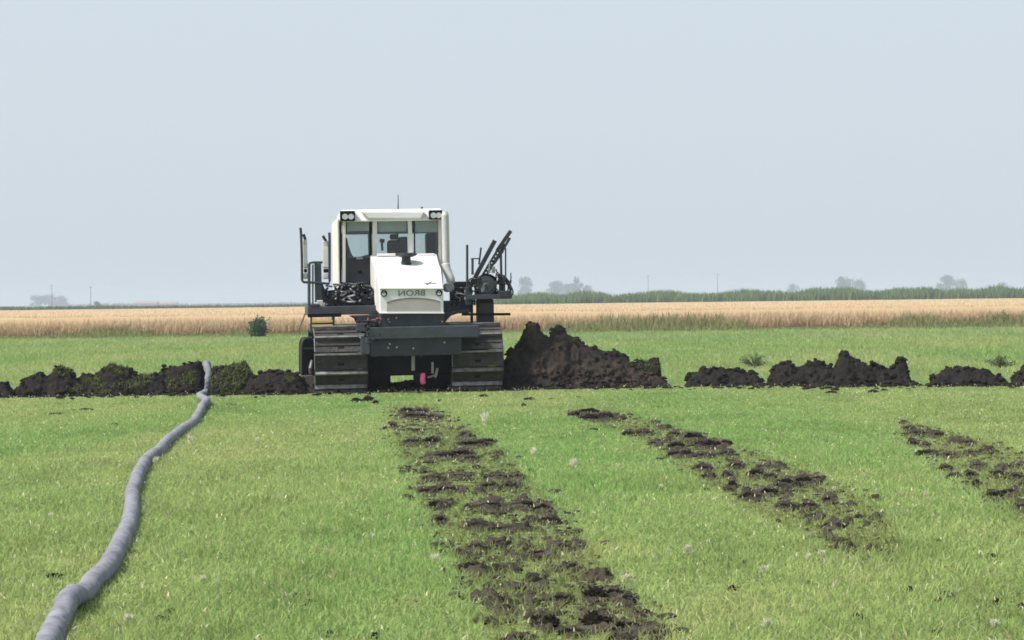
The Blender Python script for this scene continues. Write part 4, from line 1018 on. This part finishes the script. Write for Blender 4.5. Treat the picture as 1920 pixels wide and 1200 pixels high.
for a_, b_ in ((707, 742), (784, 815)):
    m = MB(); pbox(m, a_, 475.5, b_, 480, 1.15, 1.28); m.build('hood_rim', M['white'], hood, 0.008)
# black mushroom air intake
x_, z_ = L(762, 497, 0.72); _, zt = L(762, 482, 0.72); _, zc = L(762, 474, 0.72)
m = MB(); m.tube([(x_, 0.75, z_ - 0.08), (x_, 0.75, z_ + 0.01), (x_, 0.75, z_ + 0.03), (x_, 0.75, zt)], [0.105, 0.105, 0.082, 0.078], 20)
m.tube([(x_, 0.75, zt), (x_, 0.75, zt + 0.03), (x_, 0.75, zc - 0.012), (x_, 0.75, zc)], [0.11, 0.185, 0.18, 0.13], 24); m.build('air_intake', M['dark'], hood, smooth=False)

# cab ----------------------------------------------------------------
CF, CB = 1.32, 2.9
m = MB(); OV = CF - 0.12; xl, zt = L(640, 394, OV); xr, zb = L(830, 413, OV)
m.prismx([(OV, zb), (CB + 0.1, zb), (CB + 0.1, zt - 0.02), (CF + 0.2, zt + 0.015), (OV + 0.08, zt - 0.015)], xl, xr); roof = m.build('cab_roof', M['white'], mach, 0.02)
m = MB(); pprism(m, [(676, 396), (797, 396), (790, 410), (690, 410)], OV - 0.03, OV + 0.06); m.build('roof_visor', M['white'], roof, 0.02)
for a_, b_, c_, d_ in ((638, 395.5, 666, 414), (805, 394, 829.5, 411)):
    m = MB(); pbox(m, a_, b_, c_, d_, OV - 0.12, OV + 0.10); h_ = m.build('work_light', M['black'], roof, 0.01)
    for k in (0.32, 0.72):
        x_, z_ = L(a_ + (c_ - a_) * k, b_ + (d_ - b_) * 0.58, OV - 0.125); m = MB(); lathe_y(m, x_, OV - 0.135, OV - 0.11, z_, 0.05, 14); m.build('lens', M['lens'], h_)
m = MB(); m.tube([L3(746.5, 392, 2.2), L3(746.5, 365, 2.2)], [0.012, 0.006], 6); m.build('antenna', M['dark'], roof)
m = MB(); m.tube([L3(791, 393, 1.7), L3(791, 388, 1.7)], 0.02, 8); m.build('beacon_stub', M['dark'], roof)
# pillars and walls
def pil(name, pts, wpx, y, mat_, d=0.07):
    m = MB(); P = [L3(a_, b_, y) for a_, b_ in pts]
    for i in range(len(P) - 1): m.bar(P[i], P[i + 1], wpx / 109.0, d)
    return m.build(name, mat_, mach, 0.008)
pil('cab_pillar', [(702.5, 412), (702.5, 482)], 9, CF, M['cream'])
pil('cab_pillar', [(768, 412), (770.5, 482)], 8, CF, M['cream'], 0.06)
pil('cab_pillar', [(824.5, 411), (825.5, 500)], 6, CF, M['cream'])
pil('cab_pillar', [(645, 414), (645, 531)], 6, CF + 0.02, M['cream'])
pil('window_seal', [(694.5, 412), (694.5, 480)], 4, CF + 0.03, M['black'], 0.05)
pil('window_seal', [(776.5, 412), (777.5, 480)], 3, CF + 0.03, M['black'], 0.05)
pil('window_seal', [(638.5, 414), (639, 545)], 4, CF + 0.0, M['black'], 0.04)
part('window_header', 641, 412, 829, 415.5, CF + 0.037, CF + 0.12, M['dark'], 0.005)
# side walls
xs_, zt = L(637, 409, CF); _, zb = L(637, 545, CF)
m = MB(); m.box(xs_ - 0.05, xs_, CF + 0.03, CB + 0.75, zb, zt); m.build('cab_side_wall', M['cream'], mach, 0.02)
xr_, _ = L(829, 409, CF)
m = MB(); m.box(xr_ - 0.05, xr_, CF + 0.05, CB, zb, zt); m.build('cab_side_wall', M['cream'], mach, 0.02)
part('cab_floor', 640, 531, 829, 560, CF + 0.05, CB, M['black'], 0.01)
# rear wall: sill, header and uprights round the rear windows
def rp_(name, a_, b_, c_, d_, mat_, y=CB - 0.12, t=0.08): return part(name, a_, b_, c_, d_, y, y + t, mat_, 0.006)
rp_('rear_header', 641, 404, 823, 437, M['lining'])
rp_('rear_sill', 641, 482, 823, 531, M['dark'])
for a_, b_ in ((640, 647), (690, 698), (744, 748), (800, 823)): rp_('rear_upright', a_, 437, b_, 482, M['dark'] if a_ > 700 else M['lining'], CB - 0.115, 0.07)
m = MB(); pbox(m, 641, 437, 823, 482, CB - 0.02, CB - 0.01); m.build('rear_glass', M['glass'], mach)
# door panel with its curved window line
m = MB(); pprism(m, [(648, 444), (651, 447), (653, 458), (657, 470), (660, 478), (666, 484), (676, 481), (694, 476), (694, 534), (648, 534)], CF + 0.05, CF + 0.09); door = m.build('door', M['dark'], mach, 0.006)
m = MB(); pbox(m, 668, 482, 680, 486, CF + 0.02, CF + 0.06); m.build('handle', M['pale'], door, 0.005)
m = MB(); pbox(m, 671, 507, 679, 513, CF + 0.03, CF + 0.06); m.build('latch', M['black'], door, 0.005)
# front panes
for a_, b_, c_, d_ in ((650, 414, 693, 484), (707, 414, 764.5, 480), (775, 414, 822, 480)):
    m = MB(); pbox(m, a_, b_, c_, d_, CF + 0.0, CF + 0.008); m.build('front_glass', M['glass'], mach)
# inside: seat, pale pane-top panels, console, wheel
part('pane_reflection', 709, 415, 762, 434, CF + 0.03, CF + 0.034, M['lining'], 0.004)  # pale panels imitate the sky reflected in the pane tops
part('pane_reflection', 778, 415, 821, 435, CF + 0.03, CF + 0.034, M['lining'], 0.004)
part('pane_reflection', 651, 415, 692, 433, CF + 0.03, CF + 0.034, M['lining'], 0.004)
part('seat_backrest', 726, 450, 752, 500, 2.1, 2.25, M['black'], 0.05)
part('seat_cushion_pad', 730, 456, 747, 474, 2.06, 2.10, M['seat'], 0.03)
part('headrest', 731, 439, 747, 449, 2.14, 2.24, M['black'], 0.03)
part('control_console', 748, 444, 765, 490, 1.9, 2.2, M['dark'], 0.02)
part('electrics_cabinet', 799, 438, 822, 500, 2.2, 2.5, M['dark'], 0.02)
m = MB(); m.tube([L3(717, 470, 1.9), L3(716, 455, 1.9)], 0.02, 8); m.tube([L3(716, 455, 1.9), L3(717, 448, 1.9)], 0.045, 10); m.build('control_lever', M['black'], mach)
m = MB(); m.bar(L3(747, 416, 1.5), L3(764, 436, 1.5), 0.03, 0.02); m.build('wiper_arm', M['dark'], mach)
# exhaust on the right
x_, z0 = L(836.5, 495, 1.0); _, z1 = L(836.5, 397, 1.0)
m = MB(); m.tube([(x_, 1.0, z0), (x_, 1.0, z0 + 0.03), (x_, 1.0, z1 - 0.06), (x_, 1.0, z1)], [0.046, 0.064, 0.064, 0.046], 20); m.build('muffler', M['pale'], mach, smooth=False)
P = catmull(np.array([L3(836, 495, 1.0), L3(837, 503, 0.98), L3(841, 514, 0.95), L3(845, 524, 0.92), L3(845, 530, 0.92)]), 0.02)
m = MB(); m.tube(P.tolist(), 0.075, 16); m.build('exhaust_elbow', M['pale'], mach, smooth=True)
x_, z_ = L(843, 539, 0.7); m = MB(); lathe_y(m, x_, 0.62, 1.2, z_, 0.078, 20); m.build('turbo_canister', M['grey'], mach, 0.02)

# left deck ------------------------------------------------------------
part('deck', 577, 575, 708, 589, 0.55, 2.4, M['slate'], 0.01)
part('deck_edge', 577, 588.5, 640, 594, 0.50, 0.62, M['black'], 0.006)
hb = hoses('hose_bundle', (612, 536, 694, 572), 46, 0.020, M['gloss'], 0.62, 1.2, 8)
hoses('hose_bundle', (625, 533, 690, 566), 16, 0.013, M['grey'], 0.58, 0.9, 10)  # grey tubes put in for bright highlights on the black heap
hoses('hose_bundle', (640, 531, 680, 545), 14, 0.02, M['gloss'], 0.7, 1.2, 18)
for a_, b_, c_, d_ in ((616, 546, 640, 572), (650, 540, 676, 572), (676, 552, 700, 574), (612, 560, 632, 575)):
    part('valve_block', a_, b_, c_, d_, 0.75, 1.25, M['dark'], 0.03)
part('pump_housing', 640, 566, 703, 575, 0.62, 1.4, M['black'], 0.02)
# railing
for a_, t_ in ((579.5, 494), (586.5, 496)):
    m = MB(); m.tube([L3(a_, 577, 0.6), L3(a_, t_, 0.6)], 0.026 if a_ < 583 else 0.014, 8); m.build('handrail_post', M['slate'], mach)
m = MB(); m.tube([L3(579.5, 494, 0.6), L3(586, 492, 0.6), L3(604, 492, 0.7)], 0.02, 8); m.build('handrail', M['slate'], mach)
part('deck_cabinet', 590, 493, 604, 566, 0.62, 0.95, M['slate'], 0.012)
m = MB(); pprism(m, [(590, 566), (604, 530), (612, 548), (612, 568)], 0.72, 0.95); m.build('deck_bracket', M['dark'], mach)
part('deck_box', 594, 563, 606, 574, 0.56, 0.7, M['pale'], 0.015)
part('deck_box', 582, 570, 600, 576, 0.54, 0.7, M['dark'], 0.015)
# mirrors and their bracket
m = MB(); P = [L3(563.5, 427, 0.6), L3(564.5, 440, 0.6), L3(566, 480, 0.6), L3(566.5, 526, 0.6), L3(569, 529, 0.6), L3(590, 530, 0.6), L3(617, 532, 0.6), L3(618, 526, 0.6), L3(618, 450, 0.6), L3(617.5, 436, 0.6)]
m.tube(P, 0.022, 8); br = m.build('mirror_bracket', M['dark'], mach)
def mirror(a_, b_, c_, d_):
    m = MB(); pbox(m, a_, b_, c_, d_, 0.62, 0.70); mi_ = m.build('mirror', M['pale'], mach, 0.025)
    m = MB(); pbox(m, a_ + 1, b_ + 12, c_ - 1, d_ - 2, 0.612, 0.6195); m.build('mirror_glass', M['cream'], mi_, 0.003)
    m = MB(); pbox(m, a_ + 2, d_ + 1, c_ - 1, d_ + 8, 0.60, 0.68); m.build('mirror_clamp', M['black'], mi_, 0.01)
    m = MB(); pbox(m, a_ + 1, d_ + 9, c_, d_ + 20, 0.60, 0.70); m.build('round_mirror', M['pale'], mi_, 0.02)
    m = MB(); m.tube([L3(a_ + 1, b_ - 9, 0.64), L3((a_ + c_) / 2, b_ + 1, 0.64)], 0.025, 8); m.build('mirror_arm', M['dark'], mi_)
mirror(568, 448, 577, 503)
mirror(604.5, 451, 617, 503)
# yellow access steps under the deck
m = MB(); m.bar(L3(583.5, 593, 0.55), L3(583.5, 622, 0.55), 0.03, 0.05); m.build('step_rail', M['dark'], mach)
m = MB(); m.bar(L3(625, 593, 0.55), L3(625, 613, 0.55), 0.045, 0.05); m.build('step_rail', M['dark'], mach)
for b_ in (602.5, 610.5):
    m = MB(); pbox(m, 585, b_ - 1.6, 624, b_ + 1.2, 0.50, 0.75); m.build('step_tread', M['yellow'], mach, 0.004)
m = MB(); pbox(m, 585, 605.6, 624, 608.2, 0.60, 0.70); m.build('step_bar', M['dark'], mach, 0.004)
m = MB(); m.tube([L3(572, 588, 0.6), L3(566, 604, 0.55), L3(559, 622, 0.5)], 0.014, 6); m.build('marker_rod', M['rust'], mach)

# right deck, mast, reel and boom ----------------------------------------
part('side_beam', 833, 564, 884, 586, 0.75, 2.2, M['dark'], 0.012)
part('side_panel', 850, 528, 880, 564, 1.1, 1.9, M['dark'], 0.015)
hoses('side_hoses', (846, 540, 890, 572), 16, 0.014, M['gloss'], 0.66, 1.0, 14)
hoses('side_hoses', (848, 545, 872, 566), 3, 0.010, M['grey'], 0.62, 0.7, 15)
part('mast', 896.5, 562, 927.5, 640, 0.55, 0.95, M['dark'], 0.012)
part('mast_collar', 899, 558, 924, 568, 0.50, 1.0, M['black'], 0.012)
for a_, b_ in ((899, 905), (915, 927)):
    part('mast_foot', a_, 615, b_, 648, 0.42, 0.56, M['slate'], 0.01)
x_, z_ = L(909, 642, 0.3); m = MB(); m.tube([(x_ - 0.06, 0.38, z_), (x_ + 0.06, 0.38, z_)], 0.07, 14); m.build('mast_pivot', M['grey'], mach, 0.01)
part('reel_shelf', 877, 553, 938, 560.5, 0.28, 1.05, M['slate'], 0.008)
m = MB(); m.bar(L3(866, 589.5, 0.45), L3(957, 589, 0.45), 0.045, 0.05); m.build('cross_bar', M['black'], mach)
m = MB(); m.bar(L3(884.5, 560, 0.5), L3(884.5, 607, 0.5), 0.045, 0.05); m.build('cross_post', M['black'], mach)
# hose reel
m = MB(); pprism(m, [(894, 556), (893, 530), (898, 520), (908, 514), (920, 514), (930, 520), (932, 530), (931, 556)], 0.55, 0.95); reel = m.build('reel_housing', M['black'], mach, 0.01)
x_, z_ = L(911, 536, 0.5)
m = MB(); m.tube([(x_, 0.46, z_), (x_, 0.55, z_)], 0.168, 28); m.build('reel_flange', M['slate'], reel, 0.012)
m = MB(); m.tube([(x_, 0.435, z_), (x_, 0.459, z_)], 0.125, 28); m.build('reel_face', M['slate'], reel, 0.01)
m = MB(); pprism(m, [(902, 541), (908, 530), (917, 533), (911, 536), (907, 546), (903, 548)], 0.428, 0.434); m.build('reel_highlight', M['grey'], reel)  # grey wedge stands in for the highlight on the hub
m = MB(); m.tube([(x_, 0.40, z_), (x_, 0.434, z_)], 0.035, 12); m.build('reel_hub', M['dark'], reel)
# boom of two tilted ladder arms
def ladder(a0, a1, wpx, y, n, name, bw=0.036):
    p0 = np.array(a0, float); p1 = np.array(a1, float); t = (p1 - p0) / np.linalg.norm(p1 - p0); nn = np.array([-t[1], t[0]]) * wpx / 2
    m = MB()
    m.bar(L3(*(p0 + nn), y), L3(*(p1 + nn), y), bw, 0.07); m.bar(L3(*(p0 - nn), y), L3(*(p1 - nn), y), bw, 0.07)
    for k in range(n):
        q = p0 + (p1 - p0) * (k + 0.5) / n; m.bar(L3(*(q + nn), y + 0.005), L3(*(q - nn), y + 0.005), 0.034, 0.05)
    return m.build(name, M['dark'], mach)
ladder((877, 546), (928, 451), 4.2, 0.50, 12, 'boom_arm', 0.034)
ladder((893, 542), (944, 456), 6.5, 0.62, 14, 'chain_boom', 0.036)
m = MB(); m.bar(L3(932, 470, 0.6), L3(957.5, 433, 0.6), 0.060, 0.08); m.build('boom_tip', M['dark'], mach)
m = MB(); m.bar(L3(925, 494, 0.72), L3(942, 470, 0.72), 0.06, 0.06); m.bar(L3(942, 470, 0.72), L3(956, 446, 0.72), 0.045, 0.04); m.build('boom_strut', M['slate'], mach)
for a_, b_, t_, r_, nm in ((876, 570, 459, 0.021, 'guide_rod'), (886, 515, 485, 0.021, 'guide_rod'), (948, 522, 465, 0.014, 'stay_rod')):
    m = MB(); m.tube([L3(a_, b_, 0.45), L3(a_, t_, 0.45)], r_, 8); m.build(nm, M['dark'], mach)
m = MB(); m.tube([L3(898, 496, 0.7), L3(902, 464, 0.7)], 0.016, 8); m.build('guide_rod', M['dark'], mach)
m = MB(); m.bar(L3(884, 485, 0.47), L3(898, 485, 0.7), 0.02, 0.02); m.build('rod_tie', M['dark'], mach)
m = MB(); m.tube([L3(940, 556, 0.6), L3(940, 520, 0.6)], 0.042, 12); m.tube([L3(940, 520, 0.6), L3(939, 470, 0.6)], 0.022, 10); m.build('lift_cylinder', M['slate'], mach)
m = MB(); m.tube([L3(945, 560, 0.5), L3(945, 516, 0.5)], 0.024, 10); m.build('lift_cylinder', M['dark'], mach)
m = MB()
for k, pts_ in enumerate(([(934, 515), (944, 517), (952, 525), (958, 537), (962, 548), (958, 556), (948, 559)], [(930, 512), (936, 519), (946, 522), (953, 532), (956, 545), (950, 554)], [(948, 520), (953, 534), (951, 548), (944, 556)])):
    P = catmull(np.array([L3(a_, b_, 0.5 + 0.05 * k) for a_, b_ in pts_]), 0.03); m.tube(P.tolist(), 0.014, 7)
m.build('boom_hoses', M['gloss'], mach, smooth=True)
hoses('boom_hoses', (880, 520, 900, 556), 8, 0.012, M['gloss'], 0.36, 0.48, 33)
hoses('boom_hoses', (930, 505, 958, 552), 8, 0.012, M['gloss'], 0.42, 0.58, 34)
part('boom_base', 934, 545, 960, 560, 0.45, 0.8, M['dark'], 0.02)
part('boom_pivot', 874, 538, 886, 572, 0.40, 0.62, M['dark'], 0.015)
m = MB(); m.tube([L3(925, 500, 0.6), L3(925, 512, 0.6)], 0.03, 8); m.tube([L3(918, 490, 0.6), L3(917, 512, 0.6)], 0.02, 8); m.build('boom_link', M['grey'], mach)

# pink marker hanging under the machine
x_, z_ = L(792, 711, -0.12)
m = MB()
P = catmull(np.array([L3(792, 700, -0.1), L3(793, 704, -0.12), L3(792, 712, -0.13), L3(794, 720, -0.12)]), 0.015)
m.tube(P.tolist(), [0.012] + [0.045] * (len(P) - 2) + [0.03], 10)
mk = m.build('marker_ribbon', M['pink'], None, smooth=True); mk.matrix_world = MM
tag(mk, 'small bright pink ribbon hanging under the white machine', 'ribbon')
# dug ground and shade soil between the tracks
mound('soil_heap', [(684, 732), (700, 716), (725, 713), (745, 715), (765, 711), (790, 708), (820, 710), (852, 724)], 727, 'low dark soil ridge between the tracks under the machine', M['soil'], 0.5, 41, 0.7, nl=30, group=None)

# ------------------------------------------------------------------ haze
m = MB(); m.box(-4500, 4500, -200, 6200, -1.0, 24.0)
hz = m.build('haze', None)
hm = bpy.data.materials.new('haze_air'); hm.use_nodes = True; nt = hm.node_tree; nt.nodes.clear()
pv = nt.nodes.new('ShaderNodeVolumePrincipled'); pv.inputs['Color'].default_value = (0.78, 0.86, 0.93, 1); pv.inputs['Density'].default_value = 0.00045; pv.inputs['Anisotropy'].default_value = 0.0
om = nt.nodes.new('ShaderNodeOutputMaterial'); nt.links.new(pv.outputs[0], om.inputs['Volume'])
hz.data.materials.append(hm)
tag(hz, 'thin pale blue haze over the far fields', 'haze', kind='stuff')
